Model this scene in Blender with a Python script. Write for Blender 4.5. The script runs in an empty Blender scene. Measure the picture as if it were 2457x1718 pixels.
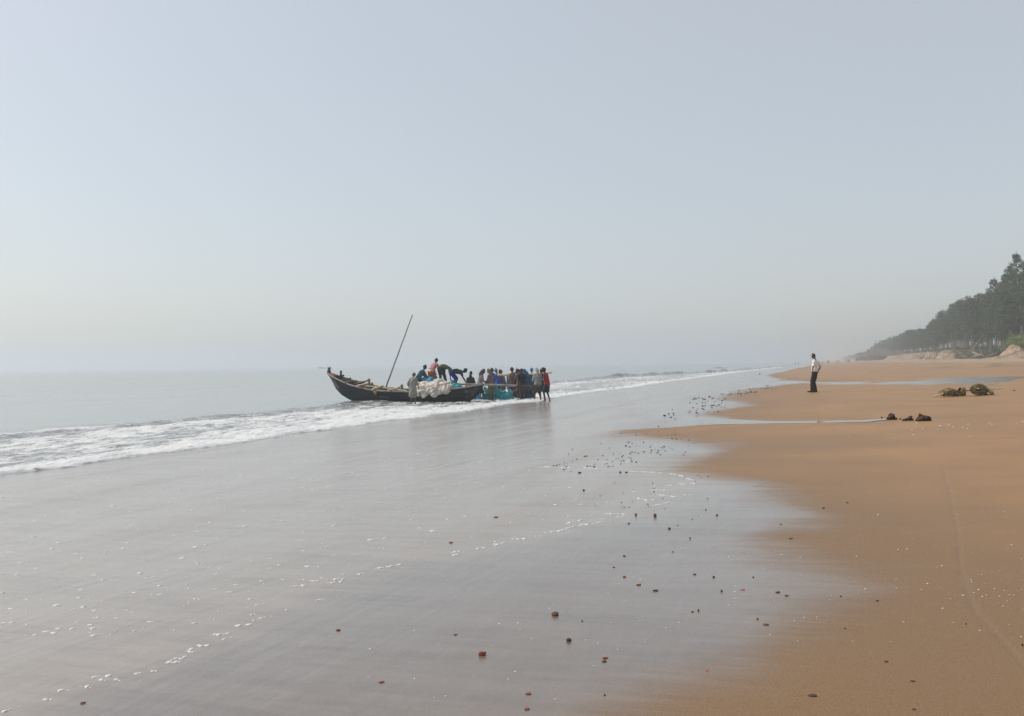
import bpy, bmesh, math, random
import numpy as np
from mathutils import Matrix, Vector
R = math.radians
C = bpy.context.scene.collection
rnd = random.Random(11)

# ---------------------------------------------------------------- camera, sky, sun, exposure
CAMZ = 1.8
cam = bpy.data.cameras.new('camera'); camo = bpy.data.objects.new('camera', cam); C.objects.link(camo)
cam.lens = 30; cam.sensor_width = 36; cam.clip_start = .05; cam.clip_end = 40000
CM = Matrix.Rotation(R(90.437), 4, 'X') @ Matrix.Rotation(R(-.63), 4, 'Z')
camo.matrix_world = Matrix.Translation((0, 0, CAMZ)) @ CM
bpy.context.scene.camera = camo

SUN_EL, SUN_AZ = 46, -78            # azimuth: clockwise from +Y; the sun stands to the left
world = bpy.data.worlds.new('World'); bpy.context.scene.world = world; world.use_nodes = True
nt = world.node_tree; bg = nt.nodes['Background']
sky = nt.nodes.new('ShaderNodeTexSky'); sky.sky_type = 'NISHITA'; sky.sun_disc = False
sky.sun_elevation = R(SUN_EL); sky.sun_rotation = R(SUN_AZ)
sky.air_density = 1.0; sky.dust_density = 2.4; sky.ozone_density = .6
veil = nt.nodes.new('ShaderNodeMix'); veil.data_type = 'RGBA'; veil.inputs[0].default_value = .66
veil.inputs[7].default_value = (3.22, 3.34, 3.34, 1)      # pale high haze mixed into the clear-air sky
nt.links.new(sky.outputs[0], veil.inputs[6]); nt.links.new(veil.outputs[2], bg.inputs[0])
bg.inputs[1].default_value = .15

sun = bpy.data.lights.new('sun', 'SUN'); sun.energy = 2.4; sun.angle = R(.5); sun.color = (1, .94, .86)
suno = bpy.data.objects.new('sun', sun); C.objects.link(suno)
SD = Vector((math.sin(R(SUN_AZ))*math.cos(R(SUN_EL)), math.cos(R(SUN_AZ))*math.cos(R(SUN_EL)), math.sin(R(SUN_EL))))
suno.rotation_euler = SD.to_track_quat('Z', 'Y').to_euler()
vs = bpy.context.scene.view_settings
vs.view_transform = 'Standard'; vs.look = 'None'; vs.gamma = 1; vs.use_curve_mapping = False; vs.exposure = .30
bpy.context.scene.cycles.volume_bounces = 1

# ---------------------------------------------------------------- geometry of the place
F = 2047.5
CM3 = np.array(CM.to_3x3())
def ray(px, py):
    """direction (y = 1) of the line of sight through a point of the 2457 x 1718 photograph"""
    px = np.asarray(px, float); py = np.asarray(py, float)
    v = np.stack(np.broadcast_arrays((px-1228.5)/F, -(py-859)/F, -1.0), -1) @ CM3.T
    return v / v[..., 1:2]
SH = R(20.1)                                       # the shoreline runs 20 degrees right of the view
U = np.array([math.sin(SH), math.cos(SH)]); N = np.array([math.cos(SH), -math.sin(SH)])
_r = ray(0, 1138); P0 = _r[:2] * (-CAMZ/_r[2])
def st(x, y): return (x-P0[0])*N[0]+(y-P0[1])*N[1], (x-P0[0])*U[0]+(y-P0[1])*U[1]
def xy(s, t): return P0[0]+s*N[0]+t*U[0], P0[1]+s*N[1]+t*U[1]

def _hash(ix, iy, seed):
    n = (ix.astype(np.int64)*374761393 + iy.astype(np.int64)*668265263 + seed*1442695041) & 0xffffffff
    n = ((n ^ (n >> 13)) * 1274126177) & 0xffffffff
    return ((n ^ (n >> 16)) & 0xffffff) / float(0xffffff)
def noise(x, y, seed=0):
    x = np.asarray(x, float); y = np.asarray(y, float)
    ix = np.floor(x); iy = np.floor(y); fx = x-ix; fy = y-iy
    fx = fx*fx*(3-2*fx); fy = fy*fy*(3-2*fy)
    a = _hash(ix, iy, seed); b = _hash(ix+1, iy, seed); c = _hash(ix, iy+1, seed); d = _hash(ix+1, iy+1, seed)
    return (a*(1-fx)+b*fx)*(1-fy)+(c*(1-fx)+d*fx)*fy*1.0 - .5
def fbm(x, y, o=4, seed=0):
    v = 0; a = 1
    for i in range(o): v = v + a*noise(x*2**i, y*2**i, seed+i*17); a *= .5
    return v
def sstep(a, b, x): t = np.clip((x-a)/(b-a), 0, 1); return t*t*(3-2*t)

_S = [-6000, -60, -5, 0, 5, 12, 20, 30, 37, 41, 60, 8000]
_Z = [-60, -2.5, -.18, 0, .11, .38, .72, 1.27, 1.72, 1.9, 2.2, 2.5]
MOUNDS = []                                        # low heaps of sand: (x, y, radius_x, radius_y, height)
def gz0(x, y):
    s, t = st(x, y); return np.interp(s, _S, _Z)
def at(px, py, dz=0.0):
    """where the line of sight through a photo point meets the beach"""
    r = ray(px, py); d = 30.0*np.ones(r.shape[:-1])
    for _ in range(60):
        z = gz0(r[..., 0]*d, d)+dz
        d = .6*d + .4*np.clip((z-CAMZ)/np.minimum(r[..., 2], -1e-4), 1, 3000)
    return r[..., 0]*d, d
def gz(x, y):
    z = gz0(x, y)
    for (mx, my, rx, ry, h) in MOUNDS:
        z = z + h*np.exp(-((x-mx)/rx)**2-((y-my)/ry)**2)
    return z
for (a, b, rx, ry, h) in [(2091, 893, .9, 1.3, .17), (2170, 897, 2.0, .8, .08), (2145, 895, 1.2, .8, .07), (2269, 884, 1.6, 1.5, .2),
                          (2330, 882, 3, 1.5, .12), (2377, 880, 1.0, 1.5, .3), (2185, 887, 2.0, 1.2, .1), (2360, 877, 4, 2, .15)]:
    _x, _y = at(a, b); MOUNDS.append((float(_x), float(_y), rx, ry, h))
def depth_at(px, py, z):                            # point of the line of sight at height z
    r = ray(px, py); d = (z-CAMZ)/r[2]; return np.array([r[0]*d, d, z])
def P(px, py, d):                                   # point of the line of sight at distance d
    r = ray(px, py); return Vector((r[0]*d, d, CAMZ+r[2]*d))
def PX(px, d): return float(ray(px, 880)[0])*d
def on_strip(px, s):                                # where the direction of px crosses the strip at s metres from the water
    rx = float(ray(px, 870)[0])
    # (rx*d-P0x)*N0+(d-P0y)*N1 = s
    d = (s+P0[0]*N[0]+P0[1]*N[1])/(rx*N[0]+N[1]); return rx*d, d

# ---------------------------------------------------------------- materials
def mat(name, col, rough=.8, **k):
    m = bpy.data.materials.new(name); m.use_nodes = True
    b = m.node_tree.nodes['Principled BSDF']
    b.inputs['Base Color'].default_value = (*col, 1); b.inputs['Roughness'].default_value = rough
    b.inputs['Specular IOR Level'].default_value = k.get('spec', .3)
    return m
class NG:
    def __init__(s, m): s.t = m.node_tree; s.b = s.t.nodes['Principled BSDF']
    def n(s, ty, **k):
        o = s.t.nodes.new('ShaderNode'+ty)
        for a, v in k.items(): setattr(o, a, v)
        return o
    def l(s, a, b): s.t.links.new(a, b)
    def setin(s, sock, v):
        if hasattr(v, 'is_output'): s.l(v, sock)
        else: sock.default_value = v
    def math(s, op, a, b=0.0, c=None, clamp=False):
        o = s.n('Math', operation=op); o.use_clamp = clamp; s.setin(o.inputs[0], a); s.setin(o.inputs[1], b)
        if c is not None: s.setin(o.inputs[2], c)
        return o.outputs[0]
    def mix(s, f, a, b, blend='MIX'):
        o = s.n('Mix', data_type='RGBA', blend_type=blend); s.setin(o.inputs[0], f)
        s.setin(o.inputs[6], (*a, 1) if isinstance(a, tuple) else a); s.setin(o.inputs[7], (*b, 1) if isinstance(b, tuple) else b)
        return o.outputs[2]
    def ramp(s, f, a, b, smooth=True):
        o = s.n('MapRange', interpolation_type='SMOOTHSTEP' if smooth else 'LINEAR'); s.setin(o.inputs[0], f)
        s.setin(o.inputs[1], a); s.setin(o.inputs[2], b); return o.outputs[0]
    def attr(s, name): return s.n('Attribute', attribute_name=name).outputs['Fac']
    def pos(s, scale=(1, 1, 1), rot=0.0, obj=False):
        src = s.n('TexCoord').outputs['Object'] if obj else s.n('NewGeometry').outputs['Position']
        o = s.n('Mapping'); o.vector_type = 'POINT'
        r = s.n('VectorRotate', rotation_type='Z_AXIS'); s.l(src, r.inputs['Vector']); r.inputs['Angle'].default_value = rot
        s.l(r.outputs[0], o.inputs['Vector']); o.inputs['Scale'].default_value = scale; return o.outputs[0]
    def noise(s, vec, sc, det=3.0, rough=.55):
        o = s.n('TexNoise'); s.l(vec, o.inputs['Vector']); o.inputs['Scale'].default_value = sc
        o.inputs['Detail'].default_value = det; o.inputs['Roughness'].default_value = rough; return o.outputs['Fac']
    def bump(s, h, strength, dist, nrm=None):
        o = s.n('Bump'); s.setin(o.inputs['Strength'], strength); o.inputs['Distance'].default_value = dist
        s.l(h, o.inputs['Height'])
        if nrm: s.l(nrm, o.inputs['Normal'])
        return o.outputs[0]
def noisy(name, a, b, sc=6., rough=.8, bump=0., bd=.02, spec=.3, det=4., stretch=(1, 1, 1)):
    m = mat(name, a, rough, spec=spec); g = NG(m); v = g.pos(stretch, obj=True); f = g.noise(v, sc, det)
    g.l(g.mix(g.ramp(f, .35, .65), a, b), g.b.inputs['Base Color'])
    if bump: g.l(g.bump(f, bump, bd), g.b.inputs['Normal'])
    return m
def plaid(name, a, b, c, sc=14.):
    m = mat(name, a, .9, spec=.1); g = NG(m); v = g.n('TexCoord').outputs['Object']
    sep = g.n('SeparateXYZ'); g.l(v, sep.inputs[0])
    fx = g.math('LESS_THAN', g.math('FRACT', g.math('MULTIPLY', g.math('ADD', sep.outputs[0], sep.outputs[1]), sc)), .42)
    fz = g.math('LESS_THAN', g.math('FRACT', g.math('MULTIPLY', sep.outputs[2], sc)), .42)
    c1 = g.mix(fx, a, b); c2 = g.mix(g.math('MULTIPLY', fz, .7), c1, c); g.l(c2, g.b.inputs['Base Color'])
    return m

M = {}
def fabric(name, a, dark=.7): 
    if name != 'white': a = tuple(x*.8 for x in a)
    if name not in M: M[name] = noisy('fabric_'+name, a, tuple(x*dark for x in a), 9, .9, .35, .01, .1)
    return M[name]
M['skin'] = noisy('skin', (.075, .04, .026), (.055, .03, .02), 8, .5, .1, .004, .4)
M['skin_paler'] = noisy('skin_brown', (.15, .075, .045), (.11, .055, .035), 8, .55, .1, .004, .35)  # paler brown skin tone, for the man on the beach
M['hair'] = noisy('black_hair', (.012, .010, .010), (.02, .017, .015), 60, .6, .5, .004, .3)
M['eye'] = mat('eyeball', (.6, .57, .52), .3)
fabric('grey_kurta', (.33, .32, .29)); fabric('teal_jacket', (.035, .10, .14)); fabric('dark', (.02, .022, .026))
fabric('orange', (.42, .11, .02)); fabric('olive', (.16, .15, .06)); fabric('charcoal', (.03, .034, .035))
fabric('blue', (.025, .03, .28)); fabric('royal', (.06, .14, .5)); fabric('darkgreen', (.03, .05, .045)); fabric('white', (.74, .72, .69), .9)
fabric('green', (.02, .10, .06)); fabric('teal_cloth', (.03, .2, .26)); fabric('purple', (.16, .05, .11)); fabric('pale_shawl', (.36, .31, .30))
fabric('navy', (.03, .045, .09)); fabric('red', (.42, .035, .025)); fabric('maroon', (.16, .02, .03)); fabric('brown', (.10, .065, .05))
fabric('grey_shirt', (.15, .16, .165)); fabric('pale_grey', (.34, .36, .36)); fabric('khaki', (.24, .22, .13)); fabric('hat', (.05, .05, .04))
fabric('cap_grey', (.30, .31, .33)); fabric('teal_shorts', (.03, .12, .17)); fabric('trouser', (.05, .035, .033)); fabric('beanie', (.05, .06, .075))
fabric('rust', (.3, .07, .03)); fabric('bluecap', (.03, .2, .45)); fabric('bodydark', (.06, .06, .06)); fabric('towel', (.5, .46, .42))
M['check_red'] = plaid('red_white_check', (.36, .04, .05), (.62, .50, .48), (.48, .22, .22), 19)
M['check_tan'] = plaid('tan_check', (.30, .18, .10), (.17, .10, .06), (.12, .07, .05), 15)
M['check_brown'] = plaid('brown_check', (.16, .11, .10), (.10, .07, .075), (.20, .14, .13), 15)
M['check_scarf'] = plaid('red_scarf_check', (.20, .04, .04), (.10, .05, .05), (.25, .17, .16), 30)
M['check_pink'] = plaid('dull_pink_check', (.20, .08, .10), (.12, .08, .09), (.35, .12, .13), 16)

# ---------------------------------------------------------------- object helpers
def props(o, label=None, cat=None, group=None, kind=None):
    if label: o['label'] = label
    if cat: o['category'] = cat
    if group: o['group'] = group
    if kind: o['kind'] = kind
    return o
def empty(name, loc=(0, 0, 0), rz=0., **k):
    o = bpy.data.objects.new(name, None); C.objects.link(o); o.location = loc; o.rotation_euler = (0, 0, rz)
    o.empty_display_size = .2
    return props(o, **k)
def link(name, me, m=None, parent=None, smooth=True, **k):
    if m is not None: me.materials.clear(); me.materials.append(m)
    if smooth and len(me.polygons): me.polygons.foreach_set('use_smooth', np.ones(len(me.polygons), bool))
    o = bpy.data.objects.new(name, me); C.objects.link(o)
    if parent: o.parent = parent
    return props(o, **k)
def mesh(name, v, f):
    me = bpy.data.meshes.new(name); me.from_pydata([tuple(x) for x in v], [], f); me.update(); return me
def grid_mesh(name, X, Y, Z, attrs={}, keep=None):
    n, m = X.shape
    me = bpy.data.meshes.new(name); me.vertices.add(n*m)
    me.vertices.foreach_set('co', np.stack([X, Y, Z], -1).astype(np.float32).ravel())
    i = np.arange(n*m).reshape(n, m)
    q = np.stack([i[:-1, :-1], i[:-1, 1:], i[1:, 1:], i[1:, :-1]], -1).reshape(-1, 4)
    if keep is not None: q = q[keep.reshape(-1)]
    me.loops.add(q.size); me.loops.foreach_set('vertex_index', q.ravel().astype(np.int32))
    me.polygons.add(len(q)); me.polygons.foreach_set('loop_start', (np.arange(len(q))*4).astype(np.int32))
    me.polygons.foreach_set('loop_total', np.full(len(q), 4, np.int32))
    for k, a in attrs.items():
        at_ = me.attributes.new(k, 'FLOAT', 'POINT'); at_.data.foreach_set('value', a.astype(np.float32).ravel())
    me.update(calc_edges=True); me.validate(); return me
class MB:
    """collects tubes, boxes and lumps into one mesh"""
    def __init__(s): s.v = []; s.f = []
    def add(s, v, f): b = len(s.v); s.v += [tuple(x) for x in v]; s.f += [tuple(i+b for i in q) for q in f]
    def tube(s, pts, rad, n=8, side=None, caps=True):
        pts = [Vector(p) for p in pts]; k = len(pts)
        rad = [rad]*k if not isinstance(rad, (list, tuple)) else list(rad)
        rad = [(r, r) if not isinstance(r, (list, tuple)) else r for r in rad]
        dirs = [(pts[min(i+1, k-1)]-pts[max(i-1, 0)]).normalized() for i in range(k)]
        if caps:                                   # rounded ends
            a, b = pts[0], pts[-1]; da, db = dirs[0], dirs[-1]; ra, rb = rad[0], rad[-1]; e = [], []
            for c, o_ in ((.95, .3), (.6, .8)):
                e[0].insert(0, (a-da*min(ra)*o_, (ra[0]*c, ra[1]*c), da)); e[1].append((b+db*min(rb)*o_, (rb[0]*c, rb[1]*c), db))
            pts = [x[0] for x in e[0]]+pts+[x[0] for x in e[1]]; rad = [x[1] for x in e[0]]+rad+[x[1] for x in e[1]]
            dirs = [x[2] for x in e[0]]+dirs+[x[2] for x in e[1]]; k += 4
        sd = Vector(side) if side else None; V = []
        ref = sd
        for p, r, d in zip(pts, rad, dirs):
            if ref is None: ref = Vector((0, 0, 1)) if abs(d.z) < .9 else Vector((1, 0, 0))
            a = ref-d*ref.dot(d)
            if a.length < 1e-3: a = d.orthogonal()
            a.normalize(); b = d.cross(a)
            if sd is None: ref = a
            for j in range(n):
                t = 2*math.pi*j/n; V.append(p+a*(r[0]*math.cos(t))+b*(r[1]*math.sin(t)))
        Fc = [(i*n+j, i*n+(j+1) % n, (i+1)*n+(j+1) % n, (i+1)*n+j) for i in range(k-1) for j in range(n)]
        Fc += [tuple(range(n))[::-1], tuple((k-1)*n+j for j in range(n))]
        s.add(V, Fc); return s
    def lump(s, c, r, rot=0., jit=0., seed=0, n=10, m=7):
        rr = random.Random(seed); c = Vector(c); V = [(0, 0, r[2])]
        for i in range(1, m):
            for j in range(n):
                a, b = math.pi*i/m, 2*math.pi*j/n; k = 1+rr.uniform(-jit, jit)
                V.append((r[0]*math.sin(a)*math.cos(b)*k, r[1]*math.sin(a)*math.sin(b)*k, r[2]*math.cos(a)*k))
        V.append((0, 0, -r[2])); L = len(V)-1; co, si = math.cos(rot), math.sin(rot)
        V = [(c.x+x*co-y*si, c.y+x*si+y*co, c.z+z) for x, y, z in V]
        Fc = [(0, 1+j, 1+(j+1) % n) for j in range(n)]
        for i in range(m-2):
            for j in range(n): Fc.append((1+i*n+j, 1+(i+1)*n+j, 1+(i+1)*n+(j+1) % n, 1+i*n+(j+1) % n))
        Fc += [(L, 1+(m-2)*n+(j+1) % n, 1+(m-2)*n+j) for j in range(n)]
        s.add(V, Fc); return s
    def box(s, c, d, rz=0., tilt=0.):
        q = Matrix.Rotation(rz, 3, 'Z') @ Matrix.Rotation(tilt, 3, 'Y'); V = []
        for i in (-1, 1):
            for j in (-1, 1):
                for k in (-1, 1): V.append(Vector(c)+q@Vector((i*d[0]/2, j*d[1]/2, k*d[2]/2)))
        s.add(V, [(0, 1, 3, 2), (4, 6, 7, 5), (0, 4, 5, 1), (2, 3, 7, 6), (0, 2, 6, 4), (1, 5, 7, 3)]); return s
    def mesh(s, name): return mesh(name, s.v, s.f)
    def build(s, name, m, parent=None, smooth=True, **k): return link(name, s.mesh(name), m, parent, smooth, **k)
def remesh(mb, voxel=.012, smooth=4, wrinkle=0., wf=18., seed=0, wz=.45):
    """one continuous skin grown over everything in mb"""
    me = mb.mesh('tmp'); o = bpy.data.objects.new('tmp', me); C.objects.link(o)
    r = o.modifiers.new('r', 'REMESH'); r.mode = 'VOXEL'; r.voxel_size = voxel; r.use_smooth_shade = True
    if smooth: q = o.modifiers.new('s', 'SMOOTH'); q.factor = .5; q.iterations = smooth
    dg = bpy.context.evaluated_depsgraph_get(); out = bpy.data.meshes.new_from_object(o.evaluated_get(dg))
    bpy.data.objects.remove(o); bpy.data.meshes.remove(me)
    if wrinkle and len(out.vertices):
        n = len(out.vertices); co = np.empty(n*3, np.float32); out.vertices.foreach_get('co', co); co = co.reshape(-1, 3)
        no = np.empty(n*3, np.float32); out.vertices.foreach_get('normal', no); no = no.reshape(-1, 3)
        h = fbm(co[:, 0]*wf+co[:, 1]*wf*.7+seed, co[:, 2]*wf*wz+co[:, 1]*wf*.6, 3, seed)
        out.vertices.foreach_set('co', (co+no*(h*wrinkle)[:, None]).ravel()); out.update()
    return out

# ================================================================ THE SETTING
# ---- beach: one sheet from the photographer's feet to beyond the horizon
WB = np.array([  # photo row, column where wet sand gives way to damp brown sand, half width of the change
 (868, 2030, 12), (872, 1975, 10), (876, 1950, 8), (885, 1905, 6), (890, 1889, 6), (897, 1852, 8), (900, 1840, 10), (906, 1856, 10), (912, 1885, 25),
 (917, 1950, 40), (922, 1890, 40), (928, 1850, 30), (932, 1810, 45), (940, 1765, 60), (950, 1735, 60), (960, 1725, 60), (972, 1760, 60), (985, 1730, 60),
 (995, 1690, 40), (1005, 1730, 40), (1018, 1700, 30), (1024, 1640, 50), (1030, 1530, 60), (1038, 1500, 80), (1048, 1560, 90), (1058, 1640, 90), (1070, 1720, 110),
 (1084, 1710, 110), (1098, 1640, 100), (1112, 1600, 90), (1130, 1600, 80), (1145, 1680, 80), (1165, 1770, 90), (1190, 1770, 90), (1220, 1770, 110),
 (1245, 1800, 130), (1270, 1780, 130), (1300, 1740, 130), (1345, 1760, 150), (1380, 1820, 170), (1420, 1840, 180), (1480, 1770, 180), (1540, 1670, 190), (1600, 1560, 210), (1718, 1300, 260)], float)
_wx, _wy = at(WB[:, 1], WB[:, 0]); _ww = WB[:, 2]*_wy/F
_o = np.argsort(_wy); _wx, _wyy, _ww = _wx[_o], _wy[_o], _ww[_o]
def wetness(x, y, dampness=False):
    b = np.interp(y, _wyy, _wx); w = np.interp(y, _wyy, _ww)
    s, t = st(x, y)
    far = sstep(150, 320, y)
    b = b*(1-far)+(P0[0]+U[0]/U[1]*(y-P0[1])+9)*far
    w = w*np.interp(y, [3, 9, 14, 30], [1.7, 1.5, 1.3, 1.2]); j = fbm(x*.35+3, y*.16, 4, 5)*w*1.1+fbm(x*2, y*.9, 3, 9)*w*.35
    if dampness: return 1-sstep(-1, 1, (x+j-b-w*1.6)/(w*2.4+.6))
    return 1-sstep(-1, 1, (x+j-b)/w)
ang = np.concatenate([np.linspace(-180, -38, 60)[:-1], np.linspace(-38, 40, 900), np.linspace(40, 180, 60)[1:]])
dis = np.concatenate([[.02, .5, 1, 1.4], 1.8*np.exp(np.arange(0, 545)*.0085), 186*np.exp(np.arange(1, 128)*.03)])
A_, D_ = np.meshgrid(np.radians(ang), dis); X = np.sin(A_)*D_; Y = np.cos(A_)*D_
Z = gz(X, Y)
Sg, Tg = st(X, Y); Wt = wetness(X, Y)
near = np.exp(-(D_/160)**2)
Z = Z + near*(1-Wt)*(fbm(X*.5, Y*.5, 3, 21)*.02*np.clip((Sg-8)/8, 0, 1)) + near*sstep(22, 34, Sg)*fbm(X*.9, Y*.9, 4, 31)*.10
# how far the thin sheet of turbid backwash reaches; beyond it soaked sand, also darkened for the darker sky it reflects
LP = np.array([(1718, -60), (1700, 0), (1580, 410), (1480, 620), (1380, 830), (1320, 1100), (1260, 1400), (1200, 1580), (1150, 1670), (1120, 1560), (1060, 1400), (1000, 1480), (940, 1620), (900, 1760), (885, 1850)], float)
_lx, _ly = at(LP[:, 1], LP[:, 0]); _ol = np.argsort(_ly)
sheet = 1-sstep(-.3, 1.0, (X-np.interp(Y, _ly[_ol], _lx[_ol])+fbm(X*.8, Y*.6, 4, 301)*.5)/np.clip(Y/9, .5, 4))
track = np.zeros_like(X)
def polyline_dist(X, Y, pts):
    d = np.full(X.shape, 1e9)
    for (ax, ay), (bx, by) in zip(pts[:-1], pts[1:]):
        ex, ey = bx-ax, by-ay; k = np.clip(((X-ax)*ex+(Y-ay)*ey)/(ex*ex+ey*ey), 0, 1)
        d = np.minimum(d, np.hypot(X-ax-k*ex, Y-ay-k*ey))
    return d
for pl, w in (([(2262, 1115), (2278, 1180), (2288, 1220), (2300, 1290), (2306, 1360), (2318, 1410), (2345, 1470), (2400, 1530), (2457, 1592), (2520, 1660)], .018),
              ([(2160, 1275), (2230, 1270), (2310, 1261), (2390, 1250), (2457, 1246)], .03),
              ([(2150, 1352), (2290, 1354), (2390, 1375), (2457, 1392)], .04), ([(2306, 1380), (2302, 1402)], .02)):
    pts = [tuple(float(q) for q in at(a, b)) for a, b in pl]; d = polyline_dist(X, Y, pts)
    track = np.maximum(track, np.exp(-(d/w)**2))
Z = Z - track*.0035
pale = sstep(30.5, 36, Sg+fbm(X*.2, Y*.2, 3, 44)*4)
weed = np.zeros_like(X)
for (a, b, rx, ry) in [(2150, 896, 3.2, .6), (2095, 894, 1.0, .5), (2230, 900, 1.5, .4), (2260, 885, 4, 1.5), (2330, 884, 5, 1.4), (2200, 877, 9, 2.2), (2290, 878, 7, 2.0), (2400, 880, 5, 1.5), (2180, 887, 3, 1)]:
    _x, _y = at(a, b); weed = np.maximum(weed, np.exp(-((X-_x)/rx)**2-((Y-_y)/ry)**2))
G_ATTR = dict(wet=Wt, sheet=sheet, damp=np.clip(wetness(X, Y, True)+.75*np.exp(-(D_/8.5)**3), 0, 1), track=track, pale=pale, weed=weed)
m = mat('beach_sand', (.3, .2, .13), .6); g = NG(m)
wet = g.attr('wet')
pf = g.pos(); ps = g.pos((2.2, .35, 1), -SH)        # stretched along the shore after turning
# position turned so that y runs along the shore
psh = g.pos((1, .16, 1), SH)
n1 = g.noise(pf, 220, 2); n2 = g.noise(pf, .7, 5); n3 = g.noise(psh, 3.0, 5); n4 = g.noise(g.pos((.25, 1, 1), 0), 5, 5)
dry = g.mix(g.ramp(n2, .3, .7), (.335, .168, .046), (.27, .135, .038))
dry = g.mix(g.math('MULTIPLY', g.ramp(n4, .5, .8), .35), dry, (.22, .135, .085))
dry = g.mix(g.math('MULTIPLY', g.attr('damp'), .85), dry, (.185, .096, .031))
dry = g.mix(g.math('MULTIPLY', g.ramp(g.noise(g.pos((.16, .5, 1), SH), 1.6, 5, .6), .48, .70), .55), dry, (.20, .108, .038))
dry = g.mix(g.attr('pale'), dry, (.38, .29, .20))
dry = g.mix(g.math('MULTIPLY', g.attr('weed'), g.ramp(g.noise(g.pos((1, .5, 1)), 3, 4), .4, .62)), dry, (.10, .075, .05))
dry = g.mix(g.math('MULTIPLY', g.attr('track'), .22), dry, (.22, .15, .10))
psn = g.pos((.14, 1, 1), SH); n5 = g.noise(psn, 3.5, 6, .6); n6 = g.noise(psn, 14, 4, .6)
wetc = g.mix(g.ramp(g.math('ADD', g.math('MULTIPLY', n5, .7), g.math('MULTIPLY', n6, .3)), .36, .64), (.175, .122, .078), (.25, .182, .12))
wetc = g.mix(g.ramp(n3, .45, .75), wetc, (.235, .178, .122))
wetc = g.mix(g.attr('sheet'), g.mix(1.0, wetc, (.62, .60, .60), 'MULTIPLY'), wetc)  # soaked sand past the sheet; darker sky reflection also put into this colour
col = g.mix(wet, dry, wetc)
col = g.mix(g.ramp(n1, .2, .8), g.mix(.22, col, (.02, .015, .01)), g.mix(.10, col, (.8, .7, .6)))
col = g.mix(g.math('MULTIPLY', g.ramp(g.noise(pf, 38, 3, .7), .60, .78), .35), col, (.07, .045, .03))
g.l(col, g.b.inputs['Base Color'])
film = g.ramp(g.math('ADD', wet, g.math('ADD', g.math('MULTIPLY', g.math('SUBTRACT', n5, .5), .55), g.math('MULTIPLY', g.math('SUBTRACT', n6, .5), .3))), .0, 1.05)
damp = g.ramp(g.attr('pale'), 1.0, .0)
g.l(g.math('MULTIPLY_ADD', film, .55, g.math('MULTIPLY', damp, .25)), g.b.inputs['Specular IOR Level'])
g.l(g.math('MULTIPLY_ADD', film, -.18, .50), g.b.inputs['Roughness'])
g.l(film, g.b.inputs['Coat Weight']); g.b.inputs['Coat IOR'].default_value = 1.33
g.l(g.math('MULTIPLY_ADD', g.ramp(g.noise(psh, 1.1, 4), .4, .75), .12, .17), g.b.inputs['Coat Roughness'])
n7 = g.noise(pf, 55, 4, .7)
hb = g.math('ADD', g.math('MULTIPLY', n7, g.math('MULTIPLY_ADD', wet, -.8, 1)), g.math('MULTIPLY', n4, 1.2))
nb = g.bump(hb, g.math('MULTIPLY_ADD', wet, -.35, .60), .010)
g.l(nb, g.b.inputs['Normal'])
rip0 = g.bump(g.noise(g.pos((1, .13, 1), R(24)), 1.5, 5, .62), 1.0, .03)
rip = g.bump(g.noise(g.pos((1, .4, 1), R(10)), 9, 3, .6), .35, .012, rip0); g.l(rip, g.b.inputs['Coat Normal'])
M['sand'] = m
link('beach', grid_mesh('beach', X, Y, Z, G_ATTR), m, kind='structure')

# ---- the sea
SHO = [(0, 1140), (91, 1126), (150, 1121), (296, 1100), (418, 1088), (523, 1074), (645, 1054.5), (707, 1041), (800, 1032), (852, 1023.6), (931, 1010.5), (991, 1006.6),
       (1061, 993.6), (1127, 988), (1179, 978), (1218, 970), (1296, 964), (1322, 957), (1407, 943), (1518, 931), (1611, 915), (1728, 899.5), (1786, 891), (1874, 882)]
def st_px(l, z=0.):
    a = np.array(l, float); r = ray(a[:, 0], a[:, 1]); d = (z-CAMZ)/r[:, 2]; return st(r[:, 0]*d, d)
_ss, _tt = st_px(SHO); _o = np.argsort(_tt)
def e_shore(t): return np.interp(t, _tt[_o], _ss[_o]) + fbm(t*.9, t*0, 4, 71)*.35*np.clip(1-t/200, .1, 1)
BACK = [(0, 1043), (139, 1030), (279, 1018), (418, 1004), (557, 990), (697, 980), (800, 969), (1000, 952), (1334, 916), (1465, 905), (1582, 898.5), (1728, 891.5), (1874, 880)]
_bs, _bt = st_px(BACK, .15); _ob = np.argsort(_bt)
def b_crest(t): return np.interp(t, _bt[_ob], _bs[_ob])
tt = [-14.]
while tt[-1] < 260: 
    _x, _y = xy(0, tt[-1]); tt.append(tt[-1]+.0042*max(8, math.hypot(_x, _y)))
while tt[-1] < 9000: tt.append(tt[-1]*1.03)
tt = np.array([-9000, -3000, -1000, -400, -150, -60, -30, -20]+tt)
qq = -np.concatenate([[0, .004], np.arange(.03, 2.4, .045), np.arange(2.4, 16, .1), 16+np.cumsum(.1*1.06**np.arange(1, 145))])
Q, T = np.meshgrid(qq, tt); E_ = e_shore(T); XS, YS = xy(E_+Q, T); DS = np.hypot(XS, YS)
b = b_crest(T)-E_                                     # crest position (negative)
zt = np.interp(E_, _S, _Z)
ZS = (zt-.005)*np.exp(Q/2.5) + .055*(1-np.exp(Q/.10))*np.exp(Q/1.2) + .03*(1-np.exp(Q/.5))
near = np.exp(-(DS/220)**2)
amp = np.interp(T, [-14, 0, 10, 28, 40, 60, 80, 120, 220, 400], [.07, .075, .09, .10, .09, .22, .40, .42, .35, .1])*(1+.9*fbm(T*.25, T*0, 2, 81))
k = Q-b-fbm(T*.5, T*0, 3, 83)*.5
foam_k = k
ZS = ZS + amp*np.where(k > 0, np.exp(-(k/.55)**2), np.exp(-(k/2.2)**2))
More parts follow.
